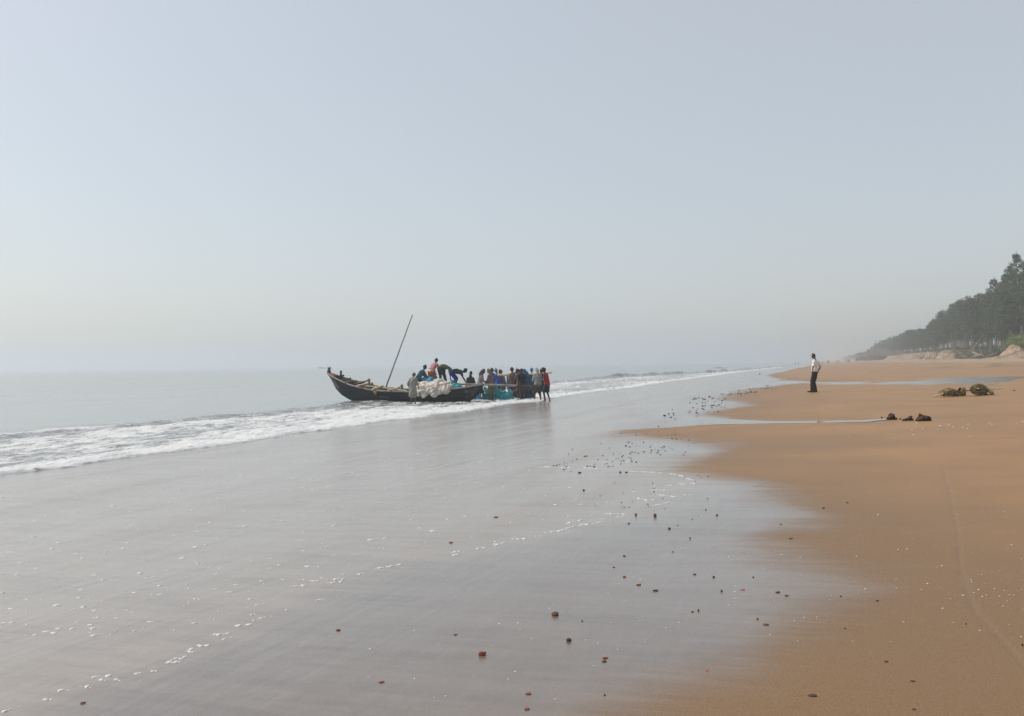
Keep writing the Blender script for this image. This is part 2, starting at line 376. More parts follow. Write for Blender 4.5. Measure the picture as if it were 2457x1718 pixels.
inb = sstep(0, 1, -Q/.5)*sstep(-.8, .4, k)
ZS = ZS + inb*near*(.07*fbm(Q*1.6, T*.6, 4, 91)+.08*np.abs(fbm(Q*3.1, T*1.2, 3, 95)))
ZS = ZS + np.exp(Q/.7)*near*np.clip(-Q*25, 0, 1)*.045*np.abs(fbm(Q*9, T*7, 2, 99))*1.5
# low swells farther out, and two small far breakers
ZS = ZS + .03*np.sin((Q+T*.05)*.55+fbm(Q*.05, T*.03, 3, 61)*6)*sstep(-14, -30, Q)*np.exp(-(DS/900)**2)
far_f = np.zeros_like(Q)
for pts, a0, w0 in (([(1606, 884.5), (1660, 884), (1728, 883.5)], .40, 2.0), ([(1828, 879.5), (1856, 878.8)], .35, 2.5)):
    s1, t1 = st_px(pts); kk = (E_+Q)-np.interp(T, t1, s1); c = (t1[0]+t1[-1])/2; w = (t1[-1]-t1[0])/2
    tap = np.exp(-np.abs((T-c)/w)**6); ZS = ZS+a0*tap*np.exp(-(kk/w0)**2)*(1+fbm(T*.12, T*0, 3, 7)); far_f = np.maximum(far_f, tap*np.exp(-((kk-1)/w0)**2))
foam = sstep(-.35, .5, k)*(.50+.20*np.exp(Q/1.1)+.05*np.exp(-((k-1.6)/1.2)**2)-.10*np.exp(-((k-.55)/.4)**2)+.16*fbm(Q*.35, T*.12, 3, 131))
foam = foam + .30*np.exp(-(k/.22)**2)*sstep(0, .3, fbm(T*.6, T*0, 3, 111)+.2)
foam = foam*np.interp(T, [30, 55, 120], [1, .93, .90])
foam = np.maximum(foam, far_f*.62)*np.where(T < 250, 1, np.exp(-(T-250)/200))
m = mat('sea_water', (.2, .2, .2), .1); g = NG(m)
fo = g.attr('foam'); sh = g.pos((1, .30, 1), SH); sh2 = g.pos((1, .55, 1), SH)
nf = g.math('ADD', g.math('MULTIPLY', g.noise(sh, 2.6, 6, .62), .65), g.math('MULTIPLY', g.noise(sh2, 11, 4, .6), .35))
th = g.math('SUBTRACT', g.math('ADD', fo, nf), 1.0)
fm = g.ramp(th, -.09, .07)
fm = g.math('MULTIPLY', fm, g.ramp(fo, .02, .12))
wc = g.mix(g.ramp(fo, .1, .5), (.20, .225, .225), (.21, .21, .20))
silt = g.mix(g.ramp(g.noise(sh2, 6, 3), .58, .75), (.66, .665, .66), (.38, .33, .27))
g.l(g.mix(fm, wc, silt), g.b.inputs['Base Color'])
g.l(g.math('MULTIPLY_ADD', fm, .6, .10), g.b.inputs['Roughness'])
g.b.inputs['IOR'].default_value = 1.33; g.b.inputs['Specular IOR Level'].default_value = .5
hw = g.noise(g.pos((1, .35, 1), R(35)), 1.6, 5, .6)
nb = g.bump(hw, g.math('MULTIPLY_ADD', g.ramp(fo, 0, .3), .5, .28), .05)
nb2 = g.bump(nf, g.math('MULTIPLY', fm, .9), .09, nb)
g.l(nb2, g.b.inputs['Normal'])
M['sea'] = m
link('sea', grid_mesh('sea', XS, YS, ZS, dict(foam=foam)), m, kind='structure')
def wz(x, y): return float(gz0(x, y))

# ---- shallow runnels of standing water that cross the brown sand
def runnel(name, top, bot, n=160, dark=False):
    top = np.array(top, float); bot = np.array(bot, float)
    u = np.linspace(0, 1, n); x0, x1 = top[0, 0], top[-1, 0]
    px = x0+(x1-x0)*u; ty = np.interp(px, top[:, 0], top[:, 1]); by = np.interp(px, bot[:, 0], bot[:, 1])
    V = np.linspace(0, 1, 9)[:, None]; PY = ty*(1-V)+by*V; PXX = np.broadcast_to(px, PY.shape)
    x, y = at(PXX, PY); y = y+fbm(x*1.5, y*0+V*0, 3, 5)*.10*(1-np.abs(2*V-1)*0)
    d = mat(name, (.13, .12, .11), .16 if dark else .05); g = NG(d); g.b.inputs['IOR'].default_value = 1.33; g.b.inputs['Specular IOR Level'].default_value = .5
    g.l(g.bump(g.noise(g.pos((.3, 1.6, 1)), 2.0, 4), .35 if dark else .1, .02), g.b.inputs['Normal'])
    g.l(g.mix(g.noise(g.pos((.3, 1.6, 1)), 1.2), (.26, .24, .22) if dark else (.17, .15, .13), (.12, .11, .10)), g.b.inputs['Base Color'])
    link(name, grid_mesh(name, x, y, gz(x, y)-.012+.016*sstep(0, 130, PXX-x0)), d, kind='structure')
runnel('tidal_channel', [(1600, 1000), (1650, 1000), (1740, 1005), (1845, 1010.5), (1900, 1011), (2000, 1010), (2080, 1008), (2130, 1004), (2150, 1004.5)],
       [(1600, 1024), (1622, 1022.6), (1678, 1020), (1761, 1018), (1900, 1015.7), (2010, 1014), (2080, 1012.5), (2150, 1005)])
runnel('tidal_pool', [(1862, 912), (1900, 914.5), (1947, 917), (2000, 916.5), (2100, 916), (2190, 915), (2240, 908), (2300, 905.5), (2380, 904.5), (2400, 904), (2457, 903)],
       [(1862, 924), (1900, 924.5), (1990, 923), (2100, 922.5), (2180, 923), (2260, 925), (2320, 927.5), (2370, 925), (2400, 920), (2457, 905)], dark=True)

# ---- flecks and lace of sea foam left on the wet sand
def foam_lace():
    r = random.Random(5); mb = MB()
    def fleck(x, y, L, W, ang):
        n = 10; z = float(gz(x, y)); h = min(.006, W*.35); V = []
        rad = [r.uniform(.65, 1.2) for _ in range(n)]
        for k_, (sc, hh) in enumerate(((1, -.003), (.8, h*.7), (.35, h))):
            for j in range(n):
                a = 2*math.pi*j/n; u, v = L*math.cos(a)*rad[j]*sc, W*math.sin(a)*rad[j]*sc
                V.append((x+u*math.cos(ang)-v*math.sin(ang), y+u*math.sin(ang)+v*math.cos(ang), z+hh))
        Fc = [(i*n+j, i*n+(j+1) % n, (i+1)*n+(j+1) % n, (i+1)*n+j) for i in range(2) for j in range(n)]+[tuple(2*n+j for j in range(n))]
        mb.add(V, Fc)
    def at1(a, b): x, y = at(a, b); return float(x), float(y)
    for _ in range(520):
        py = 1085+ (r.random()**1.6)*440; lim = np.interp(py, [1085, 1150, 1250, 1420, 1700], [1450, 1640, 1450, 700, 60]); px = r.uniform(-60, lim)
        e_y = np.interp(px, [0, 300, 600, 900, 1200], [1160, 1120, 1080, 1035, 990])
        if py < e_y+8: continue
        x, y = at1(px, py); s = y/12
        q = r.random()**2; fleck(x, y, (.005+.022*q)*(1+s*.30), r.uniform(.003, .007)*(1+s*.45)*(1+q), r.uniform(-.15, .5))
    lace = [[(12, 1706), (30, 1698), (55, 1692)], [(110, 1679), (125, 1676)], [(152, 1656), (168, 1654)], [(188, 1649), (200, 1648)], [(206, 1651), (228, 1647)],
            [(230, 1625), (268, 1622)], [(240, 1633), (258, 1633)], [(281, 1632), (294, 1632)], [(334, 1615), (342, 1614)], [(364, 1613), (380, 1611)],
            [(404, 1588), (418, 1580), (450, 1577)], [(404, 1589), (425, 1590), (446, 1585)], [(450, 1560), (470, 1552), (500, 1548), (512, 1546)], [(452, 1563), (466, 1566)],
            [(518, 1522), (558, 1518)], [(536, 1534), (566, 1527)], [(565, 1502), (608, 1496)], [(604, 1475), (620, 1474)], [(612, 1488), (625, 1483), (640, 1482)], [(640, 1481), (662, 1479)],
            [(682, 1465), (698, 1459)], [(756, 1442), (782, 1435)], [(704, 1406), (738, 1404)], [(748, 1394), (770, 1393)], [(788, 1392), (835, 1386)], [(790, 1398), (825, 1395)], [(857, 1379), (882, 1376)],
            [(903, 1363), (930, 1360), (965, 1354)], [(1085, 1326), (1108, 1322)], [(1086, 1334), (1104, 1330)], [(1145, 1316), (1167, 1314)], [(1188, 1306), (1200, 1303)], [(1190, 1308), (1215, 1301)],
            [(1232, 1294), (1262, 1292)], [(1290, 1286), (1308, 1285)], [(1315, 1277), (1340, 1275), (1370, 1265)], [(1372, 1265), (1400, 1259), (1450, 1252)], [(1360, 1256), (1400, 1247)], [(1440, 1246), (1456, 1244)],
            [(1510, 1131), (1560, 1133), (1590, 1135)], [(1610, 1137), (1640, 1143)], [(1650, 1148), (1662, 1152)], [(1630, 1160), (1672, 1160)], [(1600, 1165), (1650, 1163)], [(1580, 1187), (1625, 1192)], [(1530, 1195), (1555, 1201), (1570, 1199)],
            [(1570, 1213), (1610, 1204)], [(1300, 1120), (1370, 1121)], [(1400, 1122), (1440, 1124)], [(1455, 1232), (1500, 1233)], [(1480, 1240), (1500, 1238)], [(1565, 1176), (1600, 1176)], [(1640, 1188), (1660, 1187)], [(985, 1246), (1010, 1243)], [(0, 1422), (22, 1420)]]
    for pl in lace:
        pts = [at1(a, b) for a, b in pl]
        for (ax, ay), (bx, by) in zip(pts[:-1], pts[1:]):
            n = max(2, int(math.hypot(bx-ax, by-ay)/.018)); an = math.atan2(by-ay, bx-ax)
            for i in range(n):
                if r.random() < .12: continue
                u = i/n; w = .0085+.003*math.sin(u*9); fleck(ax+(bx-ax)*u+r.gauss(0, .006), ay+(by-ay)*u+r.gauss(0, .008), w*1.8, w*r.uniform(.7, 1.7), an+r.uniform(-.4, .4))
    fm_ = noisy('sea_foam', (.68, .69, .69), (.52, .54, .54), 60, .6, .6, .004, .4)
    mb.build('sea_foam', fm_, kind='stuff')
foam_lace()

# ---- eroded sand bank and forest floor behind the beach
def bank_h(t):
    return np.interp(t, [60, 130, 142, 152, 160, 172, 205, 216, 250, 300, 420, 700, 1500], [2.5, 2.8, 2.9, 2.5, 1.2, .7, .6, 1.8, 2.4, 2.4, 2.1, 1.8, 1.3])
def bank_z(s, t):
    s0 = 41+fbm(t*.06, t*0, 3, 201)*5+np.abs(fbm(t*.45, s*.05, 3, 205))*3.0
    rise = sstep(0, 2.6, s-s0); slope = sstep(-4, 1.5, s-s0)
    h = bank_h(t)
    return h*(rise*.78+slope*.22)*(1+.18*fbm(s*.3, t*.3, 3, 207)) + .45*fbm(s*1.1, t*.8, 4, 209)*slope
bs_, bt_ = np.meshgrid(np.concatenate([np.arange(35, 52, .18), np.arange(52, 140, 4), [160, 260, 600, 3000]]), np.concatenate([np.arange(20, 90, 3), np.arange(90, 420, .45), np.arange(420, 1500, 3), [1600, 2500, 6000]]))
bx_, by_ = xy(bs_, bt_); bz_ = gz0(bx_, by_)-.06*(bs_ < 36.2)-.02+bank_z(bs_, bt_)
green = sstep(.72, 1.05, (bz_-gz0(bx_, by_))/np.maximum(bank_h(bt_), .3))*sstep(-.25, .15, fbm(bs_*.5, bt_*.5, 3, 211)+.1)
green = np.maximum(green, (bs_ > 47)*1.)
green = np.maximum(green, sstep(156, 164, bt_)*(1-sstep(208, 214, bt_))*sstep(40, 42.5, bs_)*.9)
m = mat('dune_sand', (.5, .38, .28), .95); g = NG(m); v = g.pos()
c = g.mix(g.ramp(g.noise(v, 1.1, 6, .7), .40, .60), (.40, .29, .20), (.25, .175, .12))
c = g.mix(g.ramp(g.noise(g.pos((1, 1, .8)), .9, 5), .50, .62), c, (.19, .13, .095))
c2 = g.mix(g.noise(v, 1.2, 3), (.05, .055, .035), (.10, .085, .06))
g.l(g.mix(g.attr('green'), c, c2), g.b.inputs['Base Color']); g.l(g.bump(g.noise(v, 2.5, 5), .8, .3), g.b.inputs['Normal'])
link('dune_bank', grid_mesh('dune_bank', bx_, by_, bz_, dict(green=green)), m, kind='structure')
def dune_z(x, y):
    s, t = st(x, y); return float(gz0(x, y)+bank_z(np.array([s]), np.array([t]))[0])

# ================================================================ TREES
def leaf_mat(name, a, b):
    m = mat(name, a, .7, spec=.2); g = NG(m); g.l(g.mix(g.ramp(g.noise(g.pos(), .55, 4), .35, .65), a, b), g.b.inputs['Base Color']); return m
M['leaf'] = leaf_mat('casuarina_foliage', (.03, .06, .032), (.075, .112, .052))
M['leaf_bright'] = leaf_mat('shrub_foliage', (.10, .17, .04), (.20, .27, .07))
M['leaf_low'] = leaf_mat('undergrowth_foliage', (.07, .095, .04), (.13, .13, .07))
M['bark'] = noisy('grey_bark', (.12, .105, .09), (.23, .20, .17), 3, .9, .5, .03, stretch=(1, 1, .3))
M['deadwood'] = noisy('bleached_wood', (.27, .22, .175), (.15, .115, .09), 4, .85, .5, .02, stretch=(1, 1, .3))
def leaves(V, Fc, c, r, n, rr, size=(.16, .34), droop=.3):
    for _ in range(n):
        while True:
            p = Vector((rr.uniform(-1, 1), rr.uniform(-1, 1), rr.uniform(-1, 1)))
            if .25 < p.length < 1: break
        p = Vector((p.x*r[0], p.y*r[1], p.z*r[2]))+Vector(c); s = rr.uniform(*size)
        a = Vector((rr.gauss(0, 1), rr.gauss(0, 1), rr.gauss(0, .7)-droop)).normalized(); b = a.cross(Vector((rr.gauss(0, 1), rr.gauss(0, 1), rr.gauss(0, 1)))).normalized()
        i = len(V); V += [p-a*s, p+b*s*.33, p+a*s*.9, p-b*s*.33]; Fc.append((i, i+1, i+2, i+3))
def make_tree(seed, H, kind='round', dens=1.0, name='tree'):
    rr = random.Random(seed); w = MB(); V = []; Fc = []
    lean = Vector((rr.uniform(-.06, .06)*H, rr.uniform(-.06, .06)*H, 0))
    def tp(u): return Vector((lean.x*u*u+.15*math.sin(u*5+seed), lean.y*u*u+.12*math.cos(u*4+seed), H*.96*u))
    w.tube([tp(i/7)-Vector((0, 0, .4 if i == 0 else 0)) for i in range(8)], [.12*(H/12)*(1-.85*i/7) for i in range(8)], 6, caps=False)
    nb = int(rr.uniform(17, 23)) if kind != 'spire' else 14
    for i in range(nb):
        u = rr.uniform(.34 if kind != 'spire' else .55, .99); a = rr.uniform(0, 6.283)
        if kind == 'round': L = (1-abs(u-.68)*1.6)*rr.uniform(1.2, 2.7)*H/12
        elif kind == 'spire': L = (1.02-u)*rr.uniform(1.2, 3.4)*H/14+.25
        else: L = (1.1-u)*rr.uniform(1.8, 3.6)*H/12
        L = max(L, .3); b = tp(u); e = b+Vector((math.cos(a)*L, math.sin(a)*L, L*rr.uniform(.1, .55)))
        w.tube([b, (b+e)/2+Vector((0, 0, -.08)), e], [.05, .035, .015], 4, caps=False)
        for _c in range(7 if kind != 'spire' else 4):
            f = rr.uniform(.35, 1.15); R_ = rr.uniform(.30, .75)*(1 if kind != 'spire' else .5); q = b+(e-b)*f+Vector((rr.gauss(0, .3), rr.gauss(0, .3), rr.gauss(0, .3)))*(1 if kind != 'spire' else .35)
            leaves(V, Fc, q, (R_*1.1, R_*1.1, R_*rr.uniform(.6, 1.3)), int(58*dens*R_), rr, (.09, .26), .5)
    for i in range(4):
        u = rr.uniform(.12, .45); a = rr.uniform(0, 6.283); L = rr.uniform(.4, 1.5); b = tp(u)
        w.tube([b, b+Vector((math.cos(a)*L, math.sin(a)*L, L*.5))], [.03, .012], 4, caps=False)
    wm = w.mesh('trunk'); wm.materials.append(M['bark']); cm = mesh('crown', V, Fc); cm.materials.append(M['leaf'])
    return wm, cm
TV = [make_tree(s, 11.5, k, d) for s, k, d in ((1, 'round', 1.2), (2, 'cone', 1.1), (3, 'round', 1.3), (4, 'cone', 1.0), (5, 'round', 1.0), (6, 'round', 1.4), (7, 'spire', .9), (8, 'cone', 1.2))]
def place_tree(v, x, y, sc, rz, label, group=None, z=None):
    o = empty('tree', (x, y, dune_z(x, y)-.15 if z is None else z), rz, label=label, cat='tree', group=group); o.scale = sc
    for n_, me in (('trunk', TV[v][0]), ('crown', TV[v][1])):
        c = bpy.data.objects.new(n_, me); C.objects.link(c); c.parent = o
tr = random.Random(77)
def silhouette(px):       # height above eye level of the forest edge, in photo pixels
    return np.interp(px, [2080, 2115, 2150, 2184, 2231, 2240, 2261, 2294, 2333, 2347, 2369, 2381, 2393, 2410, 2430, 2457], [12, 42, 58, 74, 78, 92, 114, 134, 154, 136, 156, 168, 172, 180, 198, 238])
cnt = 0
for row, (s0, step) in enumerate([(45.5, 4.6), (50, 5.2), (56, 6.5), (64, 8)]):
    t = 96.+row*1.7
    while t < 450 and cnt < 262:
        s = s0+tr.uniform(-1.6, 1.6); tj = t+tr.uniform(-1.5, 1.5); x, y = xy(s, tj)
        px = 1228.5+F*x/y
        if px < 2570:
            h = float(silhouette(min(px, 2457)))*y/F+CAMZ-dune_z(x, y)
            if row > 0: h *= tr.uniform(.86, 1.0)
            else: h *= tr.uniform(.74, 1.02)
            h = max(6, min(h, 17)); k_ = tr.choice([0, 1, 2, 3, 4, 5, 7, 0, 2, 5]); q = h/11.5
            place_tree(k_, x, y, (q*tr.uniform(.85, 1.1), q*tr.uniform(.85, 1.1), q), tr.uniform(0, 6.28),
                       'tall thin-trunked green tree standing in the hazy forest behind the sand bank', 'trees of the forest behind the beach'); cnt += 1
        t += step*tr.uniform(.7, 1.3)
for px, s, py, lab in ((2396, 47, 666, 'narrow bare-topped tree rising above the forest, leftmost of the spires'), (2409, 47.5, 654, 'taller narrow spire tree above the forest, second spire from the left'),
                       (2429, 47, 633, 'pale-trunked spire tree with a tufted top, third spire from the left'), (2416, 49, 672, 'short spire tree leaning beside the second spire'),
                       (2450, 46, 606, 'tallest tree, its forked tufted top at the right edge of the picture')):
    x, y = on_strip(px, s); zt_ = CAMZ+(ray(px, py)[2])*y; h = zt_-dune_z(x, y); q = h/10.7
    place_tree(6, x, y, (q*.8, q*.8, q), px*1.3, lab)
# far wood, one mass in the haze
def far_wood():
    rr = random.Random(9); w = MB(); V = []; Fc = []
    t = 440.
    while t < 1500:
        for s0 in (46, 54, 63):
            s = s0+rr.uniform(-3, 3); x, y = xy(s, t+rr.uniform(-3, 3)); z = dune_z(x, y); px = 1228.5+F*x/y
            h = np.interp(px, [1990, 2060, 2080, 2110, 2150], [0, 2, 13, 40, 60])*y/F+CAMZ-z; h = max(5.0, min(h, 12))*rr.uniform(.85, 1.05)
            w.tube([(x, y, z-.3), (x+.2, y, z+h*.9)], [.16, .05], 4, caps=False)
            for _ in range(5):
                leaves(V, Fc, (x+rr.uniform(-2, 2), y+rr.uniform(-2, 2), z+h*rr.uniform(.45, .95)), (1.9, 1.9, 1.1), 16, rr, (.5, .9))
        t += 5
    me = MB(); me.v = [tuple(v) for v in V]; me.f = Fc; o = me.build('forest', M['leaf'], kind='stuff', smooth=False, label='far-off wood fading into the haze along the shore', cat='forest')
    w.build('tree_trunks', M['bark'], o)
far_wood()
# the deep of the forest behind the front rows, one mass
def deep_wood():
    rr = random.Random(29); V = []; Fc = []; w = MB()
    for t in np.arange(70, 450, 3.2):
        for s0 in (70, 82, 96):
            s = s0+rr.uniform(-4, 4); x, y = xy(s, t); z = dune_z(x, y); px = 1228.5+F*x/y
            if px > 2700: continue
            h = float(silhouette(min(px, 2457)))*y/F*.80+CAMZ-z
            w.tube([(x, y, z-.3), (x+rr.uniform(-.5, .5), y, z+h*.9)], [.11, .04], 4, caps=False)
            for _ in range(13 if s0 < 90 else 34): leaves(V, Fc, (x+rr.uniform(-2.6, 2.6), y+rr.uniform(-2, 2), z+h*((.30+.67*rr.random()) if s0 < 90 else rr.random()**1.7*.97)), (1.4, 1.4, .9), 18, rr, (.22, .45), .3)
    me = MB(); me.v = [tuple(v) for v in V]; me.f = Fc; o = me.build('forest', M['leaf'], kind='stuff', smooth=False, label='dark depth of the forest behind its front rows of trees', cat='forest')
    w.build('tree_trunks', M['bark'], o)
deep_wood()
# undergrowth on the bank
def undergrowth():
    rr = random.Random(19); V = []; Fc = []
    for _ in range(2600):
        t = 100+rr.random()**1.3*330; s = rr.uniform(42, 60)
        open_ = 158 < t < 212
        if not open_ and s < 45.5 and rr.random() < .8: continue
        x, y = xy(s, t); r = rr.uniform(.5, 1.3); leaves(V, Fc, (x, y, dune_z(x, y)+r*.35), (r, r, r*.65), 16, rr, (.16, .36), -.3)
    me = MB(); me.v = [tuple(v) for v in V]; me.f = Fc; me.build('undergrowth', M['leaf_low'], kind='stuff', smooth=False)
undergrowth()
def bush(px, py, s, r, lab, m='leaf_bright', h=.8):
    rr = random.Random(int(px)); x, y = on_strip(px, s); z = dune_z(x, y); V = []; Fc = []; w = MB()
    o = empty('bush', (x, y, z), label=lab, cat='bush', group='green bushes on the sand bank')
    for i in range(9):
        a = rr.uniform(0, 6.28); c = Vector((math.cos(a)*r*.6*rr.random(), math.sin(a)*r*.6*rr.random(), r*rr.uniform(.25, .9)*h))
        leaves(V, Fc, c, (r*.5, r*.5, r*.4*h), 110, rr, (.10, .24), -.4); w.tube([(0, 0, -.1), c], [.03, .01], 4, caps=False)
    q = MB(); q.v = [tuple(v) for v in V]; q.f = Fc; q.build('foliage', M[m], o, smooth=False); w.build('stem', M['bark'], o)
bush(2414, 815, 43.5, 1.8, 'bright green bush at the left end of the crest of the sand mound')
bush(2430, 812, 44, 2.2, 'bright green bush in the middle of the crest of the sand mound')
bush(2446, 814, 43.6, 2.0, 'bright green bush on the sand mound nearest the right edge of the picture')
bush(2458, 818, 42.6, 1.5, 'bright green bush cut by the right edge of the picture on the sand mound')
bush(2396, 825, 41.5, 1.3, 'dull green bush hanging down the left flank of the sand mound', 'leaf_low')
bush(2300, 848, 41.5, 1.0, 'low dull green bush behind the small driftwood left of the leaning trunk', 'leaf_low')
bush(2272, 846, 42, 1.2, 'low dull green bush at the right end of the pale sand cliff', 'leaf_low')
# driftwood and fallen trunks
def log(pts, r0, r1, lab, s=39.0, name='driftwood_log', group=None, branch=None):
    P_ = []
    for px, py in pts:
        x, y = on_strip(px, s); P_.append(Vector((x, y, CAMZ+ray(px, py)[2]*y)))
    base = P_[0].copy(); mb = MB(); q = [p-base for p in P_]; k = len(q)
    w = [(q[0]), *[(q[i]+Vector((0, 0, .04*math.sin(i*2.1)))) for i in range(1, k)]]
    mb.tube(w, [r0+(r1-r0)*i/(k-1) for i in range(k)], 8)
    if branch:
        for (a, bpx, bpy) in branch:
            x, y = on_strip(bpx, s-.5); mb.tube([w[a], Vector((x, y, CAMZ+ray(bpx, bpy)[2]*y))-base], [r1*1.0, r1*.4], 6)
    o = mb.build(name, M['deadwood']); o.location = base; props(o, label=lab, cat='driftwood', group=group); return o
DW = 'driftwood under the forest edge'
log([(2328, 848.5), (2340, 832), (2352, 815), (2362, 803)], .13, .06, 'long dead trunk leaning up to the right against the forest', 41, 'fallen_trunk')
log([(2335, 845.5), (2347, 851), (2362, 855)], .22, .10, 'bleached white log sloping down to the right, left of the sand mound', 39, group=DW, branch=[(1, 2340, 856)])
log([(2337, 855), (2350, 853), (2358, 850)], .20, .12, 'short bleached log lying under the sloping white log', 38.6, group=DW)
log([(2366, 856), (2378, 852), (2392, 846)], .10, .05, 'thin dark branch rising towards the foot of the sand mound', 39, group=DW)
log([(2296, 858), (2306, 854), (2320, 857)], .12, .06, 'small bent log left of the bleached white logs', 39, group=DW, branch=[(1, 2300, 850)])
log([(2308, 858), (2318, 852)], .08, .04, 'thin stick crossing the small bent log', 38.6, group=DW)
log([(2440, 842), (2449, 844), (2453, 852)], .10, .05, 'curved dark root sticking out of the sand mound near the right edge', 39.2, group=DW)
log([(2440, 852), (2450, 857), (2460, 858)], .07, .05, 'thin root lying at the right foot of the sand mound', 38.6, group=DW)
for i, (a, b_, l) in enumerate(((2152, 858, 'leftmost dark stick at the foot of the pale sand cliff'), (2192, 859, 'dark stick below the middle of the pale sand cliff'), (2222, 859.5, 'dark stick at the right foot of the pale sand cliff'))):
    log([(a, b_), (a+9, b_-1.5), (a+17, b_-1)], .22, .1, l, 38.5, group=DW)

# distant stalls and beached craft where the bank ends
def shack(px, s, w, h, lab, deep=5.):
    x, y = on_strip(px, s); z = float(gz0(x, y)); o = empty('shack', (x, y, z), -SH, label=lab, cat='shack', group='distant beach shacks in the haze')
    wd = M.setdefault('weathered', noisy('weathered_board', (.06, .055, .05), (.13, .12, .11), 1.5, .9, .3)); rf = M.setdefault('thatch', noisy('old_thatch', (.06, .055, .05), (.11, .10, .09), 2, .95, .5))
    b_ = MB().box((0, 0, h*.28), (w, deep, h*.45)); b_.build('wall', wd, o, smooth=False)
    rm = mesh('roof', [(-w*.6, -deep*.6, h*.62), (w*.6, -deep*.6, h*.62), (w*.6, deep*.6, h*.62), (-w*.6, deep*.6, h*.62), (-w*.6, 0, h), (w*.6, 0, h)],
              [(0, 1, 5, 4), (2, 3, 4, 5), (0, 4, 3), (1, 2, 5), (0, 3, 2, 1)]); link('roof', rm, rf, o, smooth=False)
    for sx in (-.55, -.2, .2, .55):
        MB().tube([(w*sx, -deep*.52, -.2), (w*sx, -deep*.52, h*.63)], .09, 5).build('post', wd, o)
for i, (px, w, h, l) in enumerate(((2072, 9, 3.0, 'lowest hazy shack, farthest left at the far end of the beach'), (2090, 12, 4.6, 'wide hazy shack with a low roof, second from the left'),
                                  (2104, 8, 5.8, 'tallest hazy shack in the middle of the distant row'), (2120, 10, 3.8, 'hazy shack beside the start of the pale sand cliff'))):
    shack(px, 37+1.2*i, w, h, l)
for i, (px, h, l) in enumerate(((2066, 4.5, 'leftmost thin pole by the distant shacks'), (2069, 4.2, 'second thin pole by the distant shacks'), (2085, 6, 'thin pole behind the wide distant shack'),
                               (2101, 10, 'tallest thin pole, left of the end tree'), (2109, 8, 'thin pole right of the tallest distant pole'))):
    x, y = on_strip(px, 36.5); o = MB().tube([(0, 0, -.2), (.2, 0, h*.5), (.1, 0, h)], [.14, .12, .08], 6).build('pole', M['weathered']); o.location = (x, y, float(gz0(x, y)))
    props(o, label=l, cat='pole', group='thin poles by the distant shacks')

# ================================================================ PEOPLE
def ik(a, c, l1, l2, hint):
    a = Vector(a); c = Vector(c); d = c-a; L = min(d.length, (l1+l2)*.995); d.normalize(); c = a+d*L
    x = (l1*l1-l2*l2+L*L)/(2*L); h = math.sqrt(max(l1*l1-x*x, 0)); hv = Vector(hint); hv = (hv-d*hv.dot(d)).normalized()
    return a+d*x+hv*h, c
def skeleton(p):
    b = p.get('bend', .05); J = {}; hz = p.get('hip', .925)
    pel = Vector((p.get('px', 0), p.get('py', 0), hz)); b2 = p.get('bend2', b*1.15)
    d1 = Vector((p.get('lean', 0), math.sin(b), math.cos(b))).normalized(); d2 = Vector((p.get('lean', 0), math.sin(b2), math.cos(b2))).normalized()
    J['pel'] = pel; J['waist'] = pel+d1*.20; J['chest'] = J['waist']+d2*.17; J['shc'] = J['chest']+d2*.13; J['neck'] = J['shc']+d2*.06
    f2 = Vector((0, d2.z, -d2.y)); J['fwd'] = f2
    hp = b2*.55+p.get('head', .15); J['hup'] = Vector((p.get('htilt', 0), math.sin(hp), math.cos(hp))).normalized(); J['hfw'] = Vector((math.sin(p.get('hyaw', 0)), math.cos(hp)*math.cos(p.get('hyaw', 0)), -math.sin(hp))).normalized()
    J['head'] = J['neck']+d2*.03+J['hup']*.145+J['hfw']*.02
    for s, k in ((-1, 'L'), (1, 'R')):
        J['sh'+k] = J['shc']+Vector((s*.165, 0, 0))-d2*.02; J['hip'+k] = pel+Vector((s*.085, 0, -.03))
        fx, fy, fz = p.get('foot'+k, (s*.10, 0, .075)); J['knee'+k], J['ank'+k] = ik(J['hip'+k], (fx, fy, fz), .43, .42, p.get('kh'+k, (s*.12, 1, 0)))
        hx = p.get('hand'+k, (s*.24, .10, hz-.10)); J['elb'+k], J['wri'+k] = ik(J['sh'+k], hx, .285, .25, p.get('eh'+k, (s*.5, -1, -.3)))
        J['toe'+k] = J['ank'+k]+Vector((s*.03, .17, -.045))
    return J
def hand(mb, w, d, fw, s, fist=False):
    """palm, four bent fingers of different lengths and a thumb from the side of the palm"""
    d = d.normalized(); pn = fw-d*fw.dot(d); pn = pn.normalized() if pn.length > .1 else d.orthogonal().normalized(); sd = d.cross(pn)*s
    mb.tube([w, w+d*.04, w+d*.085], [(.026, .019), (.038, .016), (.036, .014)], 8, side=tuple(sd))
    for i, L in enumerate((.066, .075, .07, .055)):
        o = w+d*.082+sd*(.033-.022*i); c = .9 if fist else .35
        p1 = o+(d*math.cos(c*.5)+pn*math.sin(c*.5))*L*.5; p2 = p1+(d*math.cos(c*1.6)+pn*math.sin(c*1.6))*L*.5
        mb.tube([o-d*.012, p1, p2], [.0095, .0085, .0075], 6)
    o = w+d*.03+sd*.034; mb.tube([o, o+sd*.022+d*.022+pn*.01, o+sd*.022+d*.05+pn*.02], [.012, .0105, .009], 6)
